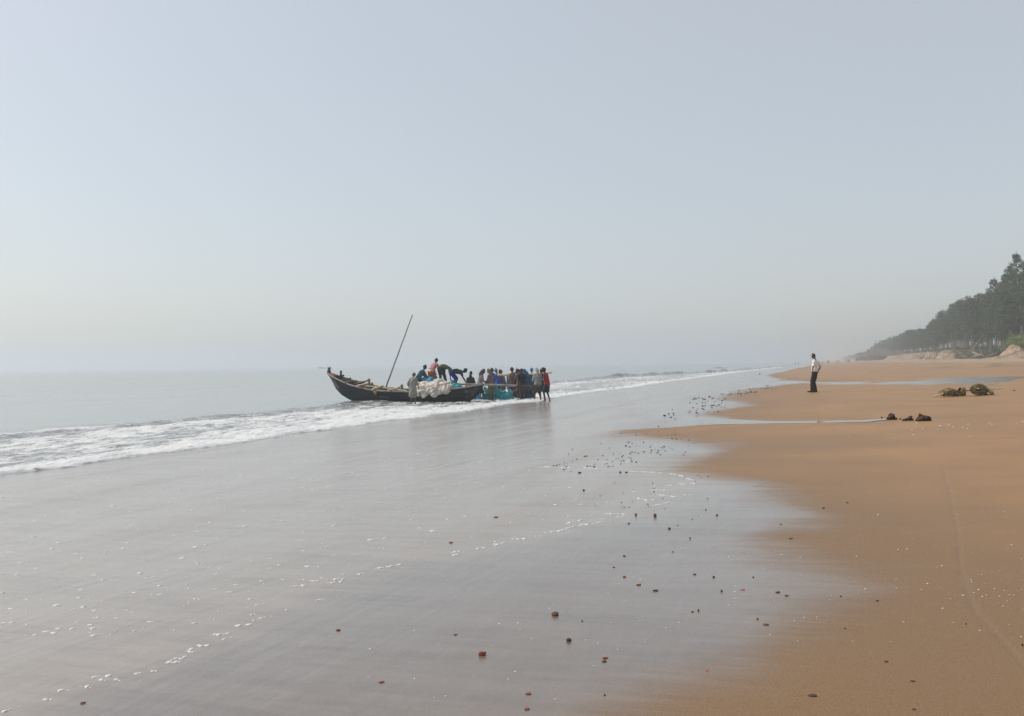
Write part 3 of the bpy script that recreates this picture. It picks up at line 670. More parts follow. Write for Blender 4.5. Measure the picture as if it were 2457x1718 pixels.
def body_mesh(J, bare=True):
    mb = MB(); X_ = (1, 0, 0)
    mb.tube([J['pel']-Vector((0, 0, .07)), J['pel'], J['waist'], J['chest'], J['shc'], J['shc']+(J['neck']-J['shc'])*.4], [(.13, .10), (.155, .115), (.125, .09), (.155, .105), (.16, .085), (.09, .06)], 14, side=X_)
    mb.tube([J['shc'], J['neck'], J['neck']+J['hup']*.06], [.06, .052, .05], 10)
    for s, k in ((-1, 'L'), (1, 'R')):
        mb.tube([J['shc']+Vector((s*.07, 0, 0)), J['sh'+k], (J['sh'+k]+J['elb'+k])/2, J['elb'+k]], [.06, .054, .045, .036], 10)
        e, w = J['elb'+k], J['wri'+k]; mb.tube([e, e+(w-e)*.3, w], [.037, .039, .024], 10)
        hand(mb, w, (w-e), J['fwd'], s)
        h, kn, an = J['hip'+k], J['knee'+k], J['ank'+k]
        mb.tube([h, h+(kn-h)*.35, kn], [.085, .077, .052], 12); mb.tube([kn, kn+(an-kn)*.3-Vector((0, .012, 0)), an], [.05, .052, .031], 10)
        t = J['toe'+k]; mb.tube([an-Vector((0, .035, .03)), an+(t-an)*.5-Vector((0, 0, .015)), t], [(.034, .034), (.040, .030), (.042, .016)], 8, side=X_)
        for i in range(5):
            o = t+Vector((s*(.03-.016*i), -.01*i+.01, -.006)); mb.tube([o-Vector((0, .015, 0)), o+Vector((0, .022-.002*i, -.004))], [.010 if i else .012, .008], 6)
    # head: skull, jaw, brow, nose, lips, ears
    up, fw = J['hup'], J['hfw']; sd = fw.cross(up); c = J['head']; q = lambda x, y, z: c+sd*x+fw*y+up*z
    mb.tube([q(0, -.012, .075), q(0, -.01, .04), q(0, 0, 0), q(0, .012, -.05), q(0, .03, -.095)], [(.052, .062), (.074, .090), (.074, .092), (.060, .070), (.030, .034)], 14, side=tuple(sd))
    mb.tube([q(0, .082, .018), q(0, .102, -.022)], [.010, .016], 8)
    mb.tube([q(-.03, .078, .03), q(.03, .078, .03)], [.012, .012], 8); mb.tube([q(-.02, .084, -.052), q(.02, .084, -.052)], [.009, .009], 8)
    for s in (-1, 1): mb.tube([q(s*.074, -.005, .02), q(s*.08, -.012, -.02)], [(.010, .020), (.008, .014)], 8)
    return remesh(mb, .0115, 3)
def arms(mb, J, frac, r=.062, r2=.05):
    for s, k in ((-1, 'L'), (1, 'R')):
        a, e, w = J['sh'+k], J['elb'+k], J['wri'+k]; pts = [J['shc']+Vector((s*.06, 0, 0)), a]; rr_ = [r, r]
        if frac <= .5: pts.append(a+(e-a)*frac*2); rr_.append(r2+.012)
        else: pts += [e, e+(w-e)*(frac-.5)*2]; rr_ += [r2, r2*.85]
        mb.tube(pts, rr_, 10, caps=True)
def shirt(J, hem=.0, sleeve=.35, loose=1.0, seed=0, flare=.0):
    mb = MB(); f = loose; dn = (J['pel']-J['waist']).normalized(); pts = [J['shc']+(J['neck']-J['shc'])*.55, J['shc'], J['chest'], J['waist'], J['pel']]; ra = [(.085, .07), (.17, .105), (.175*f, .13*f), (.16*f, .125*f), (.18*f, .14*f)]
    if hem > 0:
        dn = (dn*.3+Vector((0, 0, -1))).normalized(); pts.append(J['pel']+dn*hem); ra.append(((.185+flare)*f, (.145+flare)*f))
    elif hem < 0: pts[-1] = J['pel']+(J['waist']-J['pel'])*(-hem)
    mb.tube(pts, ra, 16, side=(1, 0, 0))
    if sleeve > 0: arms(mb, J, sleeve, .068*f, .056*f)
    return remesh(mb, .016, 3, .028, 11, seed)
def legs(J, frac, r=.10, seed=0, waist=.05, r_end=None):
    mb = MB(); up = (J['waist']-J['pel']).normalized()
    mb.tube([J['pel']+up*waist, J['pel'], J['pel']-Vector((0, 0, .06))], [(.16, .12), (.172, .132), (.16, .12)], 14, side=(1, 0, 0))
    for k in 'LR':
        h, kn, an = J['hip'+k], J['knee'+k], J['ank'+k]
        if frac <= .5: pts = [h, h+(kn-h)*frac*2]; ra = [r, r_end or r*.95]
        else: e = kn+(an-kn)*(frac-.5)*2; pts = [h, (h+kn)/2, kn, e]; ra = [r, r*.92, r*.74, r_end or r*.62]
        mb.tube(pts, ra, 12)
    return remesh(mb, .015, 3, .02, 12, seed)
def wraparound(J, length, r=1.0, seed=0):
    """a cloth wrapped round the hips: one tube to the knees"""
    mb = MB(); up = (J['waist']-J['pel']).normalized(); kn = (J['kneeL']+J['kneeR'])/2; w = abs(J['kneeL'].x-J['kneeR'].x)/2
    e = J['pel']+(kn-J['pel'])*length
    mb.tube([J['pel']+up*.06, J['pel'], J['pel']+(e-J['pel'])*.4, e], [(.155*r, .12*r), (.18*r, .14*r), (.19*r, .15*r), ((.13+w)*r, .15*r)], 16, side=(1, 0, 0))
    return remesh(mb, .015, 3, .03, 12, seed)
def headgear(J, kind, seed=0):
    up, fw = J['hup'], J['hfw']; sd = fw.cross(up); c = J['head']; q = lambda x, y, z: c+sd*x+fw*y+up*z; mb = MB(); S = tuple(sd)
    if kind == 'hair': mb.tube([q(0, -.02, .095), q(0, -.02, .05), q(0, -.035, .0), q(0, -.05, -.045)], [(.055, .06), (.083, .093), (.080, .078), (.055, .04)], 14, side=S); return remesh(mb, .012, 2, .012, 60, seed)
    if kind == 'beanie': mb.tube([q(0, -.015, .11), q(0, -.015, .07), q(0, -.02, .02), q(0, -.025, -.01)], [(.05, .055), (.083, .096), (.090, .102), (.086, .094)], 14, side=S)
    if kind in ('cap', 'hat'):
        mb.tube([q(0, -.012, .115), q(0, -.012, .08), q(0, -.012, .03)], [(.055, .062), (.084, .096), (.088, .102)], 14, side=S)
        if kind == 'cap': mb.tube([q(0, .06, .035), q(0, .15, .02)], [(.068, .012), (.05, .010)], 10, side=S)
        else: mb.tube([q(0, -.01, .028), q(0, -.01, .012)], [(.115, .128), (.12, .132)], 16, side=S)
    if kind == 'wrap':
        mb.tube([q(0, -.015, .105), q(0, -.015, .07), q(0, -.015, .02)], [(.06, .065), (.095, .107), (.096, .108)], 14, side=S)
        mb.tube([q(.03, -.10, .04), q(.02, -.135, -.02), q(0, -.14, -.10)], [.032, .028, .02], 8); mb.tube([q(-.08, .02, .06), q(0, .10, .06), q(.08, .02, .055)], [.022, .024, .022], 8)
    if kind == 'scarf':
        mb.tube([q(0, -.02, .115), q(0, -.02, .07), q(0, -.03, 0), q(0, -.04, -.09), J['neck']-fw*.03-up*.03, J['shc']-fw*.02-Vector((0, 0, .06))], [(.06, .065), (.098, .108), (.10, .100), (.105, .095), (.15, .12), (.19, .13)], 16, side=S)
        mb.tube([J['neck']+fw*.05+sd*.05, J['chest']+J['fwd']*.13+sd*.05], [(.05, .02), (.05, .02)], 8, side=S)
    if kind == 'towel':
        mb.tube([q(0, -.01, .115), q(0, -.01, .07), q(0, -.05, 0), q(0, -.09, -.12), q(0, -.10, -.24)], [(.06, .06), (.098, .104), (.10, .08), (.085, .035), (.07, .025)], 14, side=S)
    if kind == 'neckcloth': mb.tube([q(-.07, .02, -.13), q(0, .07, -.15), q(.07, .02, -.13), q(.05, -.07, -.12), q(-.05, -.07, -.12), q(-.07, .02, -.13)], .028, 8); mb.tube([J['neck']+fw*.08, J['chest']+J['fwd']*.12], [(.05, .02), (.03, .015)], 8, side=S)
    return remesh(mb, .012, 2, .018, 30, seed)
pn_ = [0]
def person(loc, face, p, parts, label, H=1.65, skin='skin', group='fishermen working round the boat and nets'):
    pn_[0] += 1; sd = pn_[0]*13; J = skeleton(p); s = H/1.76
    o = empty('person', loc, R(face), label=label, cat='person', group=group); o.scale = (s, s, s)
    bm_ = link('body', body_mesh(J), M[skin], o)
    up, fw = J['hup'], J['hfw']; sv = fw.cross(up)
    for k in (-1, 1):
        c = J['head']+sv*.030*k+fw*.083+up*.012; MB().lump(c, (.013, .013, .012), n=8, m=6).build('eye', M['eye'], bm_)
    for nm, me, mt in [(a, (b(J, sd) if callable(b) else b), c) for a, b, c in parts]: link(nm, me, M[mt], o)
    return o
SH_ = lambda **k: (lambda J, sd: shirt(J, seed=sd, **k)); LG = lambda f, **k: (lambda J, sd: legs(J, f, seed=sd, **k))
HG = lambda kind: (lambda J, sd: headgear(J, kind, sd)); WR = lambda l, **k: (lambda J, sd: wraparound(J, l, seed=sd, **k))

# ================================================================ THE FISHING BOAT
BL = np.array([-8.23, 43.5]); BR = np.array([-2.08, 40.4]); bex = (BR-BL)/np.linalg.norm(BR-BL); bey = np.array([-bex[1], bex[0]])
BO = (BL+BR)/2; BRZ = math.atan2(bex[1], bex[0])
def along(px):                                       # distance along the keel line, 0 in the middle
    tx = (px-1228.5)/F*1.0; tx = float(ray(px, 930)[0]); return (tx*BO[1]-BO[0])/(bex[0]-tx*bex[1])
A0, A1 = along(788), along(1160)
def halfbeam(a): w = np.clip((a-A0)/(A1-A0), 0, 1); return .86*np.sin(math.pi*w)**.62*(1-.12*w)+.035
def bz(px, py, near=True):
    a = along(px); y = BO[1]+bex[1]*a-(halfbeam(a)*.9*bey[1] if near else 0); return CAMZ+float(ray(px, py)[2])*y
GW = [(788, 895), (800, 901), (824.5, 911), (855.7, 923), (887, 931), (918, 937), (950, 938.5), (977, 939.5), (1020, 940.5), (1050, 939), (1077, 936), (1104, 932.5), (1130, 929), (1150.6, 925), (1160, 922)]
KL = [(788, 898), (800, 916), (809, 935), (823, 949), (841, 960), (860, 966), (900, 971), (1000, 975), (1100, 973), (1123, 966), (1137, 957), (1150.6, 944), (1160, 927)]
ga = np.array([(along(a), bz(a, b)) for a, b in GW]); ka = np.array([(along(a), bz(a, b, False)) for a, b in KL])
gun = lambda a: float(np.interp(a, ga[:, 0], ga[:, 1])); kel = lambda a: float(min(np.interp(a, ka[:, 0], ka[:, 1]), gun(a)-.04))
boat = empty('fishing_boat', (BO[0], BO[1], 0), BRZ, label='long black wooden fishing boat lying in the foam with a raised pointed bow', cat='boat')
def hull_pt(a, v, side, off=0.):
    z0, z1 = kel(a), gun(a); b = float(halfbeam(a)); return Vector((a, side*(b*v**.5*(.93+.07*v)+off), z0+(z1-z0)*v**1.25))
def hull():
    na, nv = 70, 12; V = []; Fc = []
    As = [A0+(A1-A0)*i/(na-1) for i in range(na)]; vv = [i/(nv-1) for i in range(nv)]
    ring = [(s, v) for s, v in [(-1, v) for v in vv[::-1]]+[(1, v) for v in vv[1:]]]; m_ = len(ring)
    for a in As:
        for s, v in ring: V.append(hull_pt(a, v, s))
    for a in As:
        for s, v in ring: q = hull_pt(a, v, s); q = hull_pt(a, max(v, .10), s); V.append(Vector((a, s*max(abs(q.y)*(.72 if v < .3 else 1)-.05, .004), q.z+.05*(1-v)-.003)))
    Bn = na*m_
    for i in range(na-1):
        for j in range(m_-1):
            k = i*m_+j; Fc.append((k, k+1, k+m_+1, k+m_)); Fc.append((Bn+k, Bn+k+m_, Bn+k+m_+1, Bn+k+1))
        for j in (0, m_-1): k = i*m_+j; Fc.append((k, k+m_, Bn+k+m_, Bn+k))
    return mesh('hull', V, Fc)
M['tar'] = noisy('tarred_planks', (.006, .009, .013), (.016, .020, .026), 3.5, .6, .5, .02, .2, stretch=(.25, 1, 6))
M['wood'] = noisy('weathered_wood', (.26, .195, .135), (.15, .105, .07), 4, .8, .5, .01, stretch=(.3, 1, 3)); M['bamboo'] = noisy('pale_bamboo', (.62, .50, .34), (.42, .31, .19), 5, .6, .3, .01, stretch=(.5, 1, 1))
M['darkwood'] = noisy('dark_wood', (.03, .024, .020), (.065, .05, .04), 4, .8, .5, .01); M['rimwood'] = noisy('worn_rim', (.17, .17, .17), (.30, .28, .26), 5, .8, .4, .01)
M['paint_red'] = noisy('faded_red_paint', (.40, .09, .07), (.28, .06, .05), 9, .7, .3, .01); M['paint_faint'] = noisy('faint_white_paint', (.14, .14, .14), (.015, .018, .02), 9, .8); M['paint_white'] = noisy('worn_white_paint', (.34, .34, .33), (.10, .10, .10), 14, .8)
hullo = link('hull', hull(), M['tar'], boat)
for s in (-1, 1):
    pts = [hull_pt(A0+(A1-A0)*i/59, 1, s, .004)+Vector((0, 0, .012)) for i in range(60)]; MB().tube(pts, [(.038, .022)]*60, 8, side=(0, 0, 1)).build('gunwale', M['rimwood'], boat)
# inner floor and cross beams
Vf = []; 
for i in range(30):
    a = A0+1.0+(A1-A0-1.9)*i/29; z = max(kel(a)+.18, .12); b = float(halfbeam(a))*.50; Vf += [(a, -b, z), (a, b, z)]
link('deck', mesh('deck', Vf, [(2*i, 2*i+2, 2*i+3, 2*i+1) for i in range(29)]), M['wood'], boat, False)
for px, ext in ((848, .02), (893, .12), (925, .16), (963, .10), (1040, .06), (1092, .05), (1128, .03)):
    a = along(px); b = float(halfbeam(a)); MB().tube([(a-.02, -b-ext, gun(a)+.055), (a+.03, b+ext, gun(a)+.07)], .042, 8).build('cross_beam', M['wood'], boat)
def stick(name, p0, p1, r, m_, parent, r2=None, n=6, mid=None):
    pts = [p0]+([mid] if mid else [])+[p1]; k = len(pts); return MB().tube(pts, [r+((r2 or r)-r)*i/(k-1) for i in range(k)], n).build(name, M[m_], parent)
def bpx(px, off=0., dz=0., py=None):                 # a boat point above column px, off across the beam
    a = along(px); z = gun(a)+dz if py is None else CAMZ+float(ray(px, py)[2])*(BO[1]+bex[1]*a+off*bey[1]); return Vector((a, off, z))
stick('inner_rail', bpx(850, .3, .10), bpx(975, .45, .06), .035, 'wood', boat, mid=bpx(905, .45, .08))
stick('inner_rail', bpx(868, -.25, .04), bpx(985, -.35, .03), .035, 'bamboo', boat)
stick('loose_spar', bpx(855, -.1, py=921), bpx(884, .1, py=912), .05, 'wood', boat, .04); stick('loose_spar', bpx(868, -.45, py=926.5), bpx(888, -.2, py=920), .045, 'bamboo', boat)
stick('loose_spar', bpx(908, -.5, py=934), bpx(926, -.3, py=926), .05, 'bamboo', boat); stick('loose_spar', bpx(945, -.5, py=938), bpx(964, -.2, py=929), .05, 'bamboo', boat)
for px, py, z in ((884, 911, .0), (891, 920, 0), (963, 925, 0)): stick('mooring_post', bpx(px, .05, -.1), bpx(px, .05, py=py), .06, 'wood', boat, .07, 8)
stick('bow_post', bpx(817, 0, -.15), bpx(818.5, 0, py=891), .045, 'darkwood', boat, .055, 8); stick('bow_crosspiece', bpx(814, -.05, py=903), bpx(823, .05, py=901), .05, 'darkwood', boat)
# bow tip: red paint, dark pot-like stem head and sprigs of leaves
a0 = A0; tipm = MB().tube([hull_pt(along(789), .6, 1)*.5+hull_pt(along(789), .6, -1)*.5, Vector((along(795), 0, bz(795, 899))), Vector((along(801), 0, bz(801, 903)))], [(.07, .075), (.09, .10), (.13, .10)], 10, side=(0, 1, 0)); tipo = tipm.build('bow_tip', M['paint_red'], boat)
MB().lump((along(790), 0, bz(790, 893)), (.10, .10, .14), jit=.12, seed=3).build('stem_head', M['darkwood'], tipo)
rr = random.Random(4); gl = MB()
for i in range(12):
    a = rr.uniform(0, 6.28); c = Vector((along(790), 0, bz(790, 890))); e = c+Vector((math.cos(a)*.16, math.sin(a)*.12, rr.uniform(.08, .26))); gl.tube([c, (c+e)/2+Vector((0, 0, .03)), e], [(.006, .01), (.01, .03), (.002, .004)], 5)
fabric('garland', (.03, .16, .12)); gl.build('leaf_garland', M['garland'], tipo)
rp = MB()
for i in range(16):
    c = bpx(832+rr.uniform(0, 20), rr.uniform(-.25, .25), rr.uniform(.0, .12)); r_ = rr.uniform(.12, .22); t0 = rr.uniform(0, 3)
    rp.tube([c+Vector((math.cos(t0+j*.9)*r_, math.sin(t0+j*.9)*r_*.8, rr.uniform(-.03, .05))) for j in range(7)], .022, 6)
M['rope_brown'] = noisy('brown_rope', (.14, .10, .07), (.06, .045, .03), 20, .9, .6, .01); rp.build('rope_heap', M['rope_brown'], boat)
MB().lump(bpx(923.5, -.80, -.06), (.09, .09, .14), jit=.1, seed=8).build('float', noisy('yellow_float', (.36, .27, .06), (.22, .15, .05), 6, .7), boat)
def strokes(px_list, v0, v1, w, lab):
    mb = MB()
    for px, a_, b_, ww in px_list:
        pts = []; n = 7; V = []
        for i in range(n):
            v = a_+(b_-a_)*i/(n-1); wob = math.sin(i*1.7+px)*.25*ww
            for s in (-1, 1): V.append(hull_pt(along(px)+wob+s*ww*(.5 if 0 < i < n-1 else .2), v, -1, .006))
        mb.add(V, [(2*i, 2*i+1, 2*i+3, 2*i+2) for i in range(n-1)])
    return mb.build('painted_marks', M['paint_white'], hullo)
strokes([(797, .35, .75, .05), (802, .45, .85, .07), (807, .35, .8, .06), (812.5, .35, .82, .07), (818, .42, .75, .05), (805, .12, .3, .06), (811, .12, .28, .06), (816, .1, .3, .05), (822, .4, .7, .03)], 0, 1, .05, '')
def dots(l, r):
    mb = MB()
    for px, v in l:
        n = 10; V = [hull_pt(along(px)+r*math.cos(j*.6283), max(.02, min(.98, v+r*1.3*math.sin(j*.6283))), -1, .006) for j in range(n)]+[hull_pt(along(px)+.45*r*math.cos(j*.6283), max(.02, min(.98, v+r*.6*math.sin(j*.6283))), -1, .006) for j in range(n)]
        mb.add(V, [(j, (j+1) % n, n+(j+1) % n, n+j) for j in range(n)])
    mb.build('painted_marks', M['paint_faint'], hullo)
dots([(1127, .78), (1136, .70), (1147, .72), (1126, .45), (1137, .40), (1142, .55)], .075); dots([(933, .62), (938, .68), (944, .66), (949, .62)], .07)
# mast pole leaning right
mp0 = bpx(921.5, -.1, -.25); x_ = P(989.5, 756, 41.5); q_ = Matrix.Rotation(-BRZ, 3, 'Z') @ (x_-Vector((BO[0], BO[1], 0)))
mo = MB().tube([mp0+(q_-mp0)*(i/12)+Vector((.006*math.sin(i*2.3), 0, .0)) for i in range(13)], [.040-.018*i/12 for i in range(13)], 7).build('mast_pole', noisy('banded_pole', (.10, .09, .08), (.24, .21, .18), 3, .7, stretch=(.2, .2, 8))); mo.matrix_world = boat.matrix_basis; mo.location = boat.location; mo.rotation_euler = boat.rotation_euler
props(mo, label='thin dark pole standing aslant in the boat, leaning right', cat='pole')

# ---- nets
def netmat(name, a, b, dots=True):
    m = mat(name, a, .75, spec=.25); g = NG(m); v = g.n('TexCoord').outputs['Object']; f = g.noise(v, 7, 4)
    vo = g.n('TexVoronoi'); g.l(v, vo.inputs['Vector']); vo.inputs['Scale'].default_value = 26; d = g.ramp(vo.outputs['Distance'], .25, .5)
    g.l(g.mix(g.ramp(f, .3, .7), g.mix(d, a, b), b), g.b.inputs['Base Color']); g.l(g.bump(g.noise(v, 30, 4), .8, .02), g.b.inputs['Normal']); return m
M['net_white'] = netmat('white_nylon_net', (.78, .75, .70), (.55, .50, .44)); M['net_blue_shaded'] = netmat('blue_net_shaded', (.02, .13, .22), (.015, .07, .15)); M['net_teal'] = netmat('teal_net', (.05, .42, .44), (.02, .22, .26)); M['net_sky'] = netmat('sky_blue_net', (.09, .42, .58), (.03, .20, .34))
def heap(name, lumps, m_, seed, label, cat, vox=.03, wr=.10, wf=7, wz=.45, parent=None, **k):
    mb = MB(); c0 = Vector(lumps[0][0])
    for i, (c, r) in enumerate(lumps): mb.lump(Vector(c)-c0, r, rr.uniform(0, 3), .10, seed+i, 12, 8)
    o = link(name, remesh(mb, vox, 3, wr, wf, seed, wz), M[m_], parent); o.location = c0; return props(o, label=label, cat=cat, **k)
def WB_(px, py, off):                                # world point over the boat at column px, row py, off across the beam
    a = along(px); x, y = BO+bex*a+bey*off; return Vector((float(ray(px, py)[0])*y, y, CAMZ+float(ray(px, py)[2])*y))
L_ = [(WB_(1020, 930, -.2), (.75, .55, .28)), (WB_(1055, 928, -.1), (.65, .5, .30)), (WB_(1005, 935, -.5), (.42, .38, .24)), (WB_(1040, 936, -.6), (.5, .33, .2)), (WB_(1068, 934, -.5), (.4, .33, .24)), (WB_(1003, 924, -.1), (.22, .3, .16)), (WB_(1052, 918, -.1), (.3, .3, .18))]
for px, py, r in ((1004, 940, .17), (1018, 942, .2), (1040, 941, .2), (1055, 938, .17), (1029, 937, .16), (1067, 937, .14), (1010, 935, .2), (1045, 932, .22)): L_.append((WB_(px, py, -.92), (r, r*.8, r*.95)))
for px, py in ((1005, 944), (1014, 946), (1019, 947), (1040, 944), (1044, 945)): L_.append((WB_(px, py, -1.0), (.12, .09, .17)))
for i in range(16): L_.append((WB_(rr.uniform(1003, 1070), rr.uniform(920, 932), rr.uniform(-.7, .2)), (rr.uniform(.12, .24), .2, rr.uniform(.08, .16))))
heap('fishing_net', L_, 'net_white', 5, 'heaped white nylon net spilling over the side of the black boat', 'net', .016, .10, 10, 1.3)
heap('fishing_net', [(WB_(1037, 913, .35), (.24, .3, .20)), (WB_(1026, 914, .4), (.16, .2, .10)), (WB_(1018, 911, .45), (.10, .2, .12))], 'net_sky', 8, 'light blue net bundle between the legs of the man in orange shorts', 'net', .025, .07)
heap('fishing_net', [(WB_(1092, 925, .2), (.22, .25, .12)), (WB_(1100, 928, .0), (.2, .2, .10)), (WB_(1087, 916, .3), (.13, .15, .09))], 'net_teal', 9, 'small pale teal net bundle below the man bending in blue', 'net', .022, .06)
MB().lump(WB_(1083, 931.5, -.25), (.16, .14, .09), jit=.08, seed=5).build('float', noisy('yellow_green_float', (.33, .32, .08), (.2, .2, .06), 5, .6), label='yellow green float on the boat rim right of the white net', cat='float')
MB().tube([WB_(1084, 929, .0)-Vector((0, 0, .1)), WB_(1084, 926, 0)], [.13, .12], 12).build('tin', mat('pale_tin', (.45, .45, .42), .4), label='small pale tin behind the yellow green float', cat='tin')

# blue net hung over the carrying pole
def curtain(name, px0, px1, d, top, bot, m_, label, seed, thick=.28, bulge=0.):
    n, mrow = 46, 26; V = []; Fc = []; rr_ = random.Random(seed); o0 = P((px0+px1)/2, 930, d)
    for side in (-1, 1):
        for j in range(mrow):
            v = j/(mrow-1)
            for i in range(n):
                u = i/(n-1); px = px0+(px1-px0)*u; zt_ = np.interp(px, [a for a, _ in top], [b for _, b in top]); zb_ = np.interp(px, [a for a, _ in bot], [b for _, b in bot]); py = zt_+(zb_-zt_)*v
                p = P(px, py, d); prof = (math.sin(math.pi*min(v*1.6+.02, .5))*thick+bulge*math.sin(math.pi*v)**2)*math.sin(math.pi*(u*.94+.03))**.4
                f = .045*math.sin(px*1.3+v*2+seed)+.03*math.sin(px*2.9+v*5)+.06*float(fbm(np.array([px*.2]), np.array([v*6.+side*7]), 3, seed)[0])
                V.append(Vector((p.x, p.y+side*(prof)+f*(.2+v), p.z))-o0)
    for s in range(2):
        for j in range(mrow-1):
            for i in range(n-1):
                k = s*n*mrow+j*n+i; q = (k, k+1, k+n+1, k+n); Fc.append(q if s == 0 else q[::-1])
    Bk = n*mrow
    for i in range(n-1): Fc.append((i+1, i, Bk+i, Bk+i+1)); k = (mrow-1)*n+i; Fc.append((k, k+1, Bk+k+1, Bk+k))
    for j in range(mrow-1):
        k = j*n; Fc.append((k, k+n, Bk+k+n, Bk+k)); k = j*n+n-1; Fc.append((k+n, k, Bk+k, Bk+k+n))
    o = link(name, mesh(name, V, Fc), M[m_]); o.location = o0; return props(o, label=label, cat='net')
curtain('fishing_net', 1238, 1284, 43.9, [(1238, 893), (1245, 887), (1252, 884.5), (1260, 885.5), (1266, 892), (1272, 900), (1284, 902)], [(1238, 957), (1252, 956), (1270, 955), (1284, 953)], 'net_blue_shaded', 'shaded part of the big blue net hanging from the carrying pole with a rounded top', 3, .26, .12)  # shade on the net's right part put into its dark colour
curtain('fishing_net', 1215, 1242, 44.4, [(1215, 903), (1222, 898), (1232, 893), (1242, 891)], [(1215, 925), (1222, 957), (1232, 960), (1242, 958)], 'net_sky', 'sunlit left part of the hanging blue net behind the man in the tan checked shirt', 5, .12, .05)  # left part of the same net, sunlight put into its brighter colour
def trail(label, pts, d, m_, seed, name='fishing_net'):
    L2 = []
    for px, py, r, h in pts: p = P(px, py, d+rr.uniform(-.15, .15)); L2.append((p, (r, r*.7, h)))
    return heap(name, L2, m_, seed, label, 'net', .024, .10, 8)
trail('teal net lying in a low tangled heap on the foam between the fishermen', [(1205, 954, .34, .2), (1213, 951, .26, .24), (1197, 950, .28, .28), (1192, 944, .2, .35), (1188, 936, .14, .32), (1219, 953, .22, .2), (1224, 947, .14, .26), (1200, 957, .36, .12), (1212, 958, .38, .11), (1222, 957, .3, .12), (1206, 944, .18, .12)], 42.9, 'net_teal', 21)
trail('teal net bunched behind the dark legs at the boat end', [(1168, 952, .26, .22), (1164, 943, .14, .34), (1174, 954, .24, .18), (1161, 957, .26, .12), (1172, 944, .12, .2), (1177, 958, .22, .1)], 42.9, 'net_teal', 33)
trail('bright light blue net spread low under the raised end of the hull', [(1142, 955, .22, .16), (1148, 949, .16, .2), (1136, 960, .26, .09), (1147, 959, .24, .12), (1128, 963, .22, .06), (1154, 960, .16, .1)], 42.7, 'net_sky', 41)

# poles
def wpole(name, a, b, r, m_, label, r2=None, mid=None, n=8):
    A, B = P(*a), P(*b); pts = [A-A]+([P(*mid)-A] if mid else [])+[B-A]; k = len(pts); o = MB().tube(pts, [r+((r2 or r)-r)*i/(k-1) for i in range(k)], n).build(name, M[m_], label=label, cat='pole'); o.location = A; return o
wpole('bamboo_pole', (1195, 900, 44.2), (1322.5, 894, 43.5), .055, 'bamboo', 'pale bamboo carrying pole resting on the shoulders of the men with the blue net', .045, (1262, 898.5, 43.9))
oar = empty('oar', tuple(P(1080, 921, 42.0)), label='long wooden steering oar held level, from the boat to the men on the right', cat='oar'); o_ = P(1080, 921, 42.0)
MB().tube([Vector((0, 0, 0)), P(1160, 923, 41.8)-o_, P(1241, 925.5, 41.6)-o_], [.045, .05, .05], 8).build('shaft', M['rimwood'], oar)
MB().tube([P(1237, 925.5, 41.6)-o_, P(1262, 928.5, 41.5)-o_, P(1296, 933.5, 41.3)-o_], [(.06, .03), (.10, .03), (.115, .025)], 10, side=(0, 0, 1)).build('blade', M['darkwood'], oar)
wpole('wooden_stick', (1223, 941.5, 41.8), (1240, 935.5, 41.8), .022, 'wood', 'thin stick held aslant by the legs of the man in the tan checked shirt')

# ---- the fishermen
def wt(px, py, z=.0):                               # a man standing in the shallows with his feet seen at px, py
    v = depth_at(px, py, z); return (v[0], v[1], z-.02)
D_ = lambda px, d, z=-.02: (PX(px, d), d, z)
person(wt(991, 972), -12, dict(bend=.10, head=.55, handL=(-.24, .12, .95), handR=(.22, .26, .98), htilt=.05, footL=(-.10, 0, .075), footR=(.11, .03, .075)),
       [('shirt', SH_(hem=.36, sleeve=.62, loose=1.12, flare=.03), 'grey_kurta'), ('headscarf', HG('wrap'), 'check_scarf')], 'bare-legged man in front of the boat, back to us, long grey shirt and red headscarf', 1.50)
def on_boat(px, off, z): a = along(px); q = BO+bex*a+bey*off; return (q[0], q[1], z)
person(on_boat(1001, .25, .45), -65, dict(bend=.55, head=.1, hip=.76, py=-.12, footL=(-.16, .10, .075), footR=(.14, -.12, .075), handL=(-.20, .62, .55), handR=(.22, .58, .50)),
       [('jacket', SH_(hem=.06, sleeve=.9, loose=1.1), 'teal_jacket'), ('trousers', LG(.9), 'dark'), ('beanie', HG('beanie'), 'beanie')], 'man in a dark blue jacket and dark cap stooping to the right on the boat', 1.62)
person(on_boat(1030, .28, .70), -28, dict(bend=.62, py=-.12, head=.1, lean=.08, hip=.88, footL=(-.20, .0, .075), footR=(.24, .05, .075), handL=(-.10, .50, .75), handR=(.20, .52, .72)),
       [('shirt', SH_(hem=-.25, sleeve=.9, loose=1.08), 'check_red'), ('undershirt', (lambda J, sd: remesh(MB().tube([J['pel']+(J['waist']-J['pel'])*.34, J['pel']+(J['waist']-J['pel'])*.16], [(.182, .142), (.186, .146)], 16, side=(1, 0, 0)), .012, 2)), 'white'),
        ('shorts', LG(.48, r=.115), 'orange'), ('turban', HG('wrap'), 'beanie')], 'highest man on the boat, red and white checked top, orange shorts and grey turban', 1.60)
person(on_boat(1056, .25, .80), -38, dict(bend=1.25, bend2=1.75, head=1.0, hip=.93, py=-.16, footL=(-.18, .02, .075), footR=(.20, .05, .075), handL=(-.16, .40, .25), handR=(.20, .42, .22)),
       [('shirt', SH_(hem=-.1, sleeve=.7, loose=1.05), 'olive'), ('trousers', LG(.92, r=.112), 'charcoal'), ('hair', HG('hair'), 'hair')], 'man bent double on the boat in an olive shirt and charcoal trousers, his head hidden', 1.66)
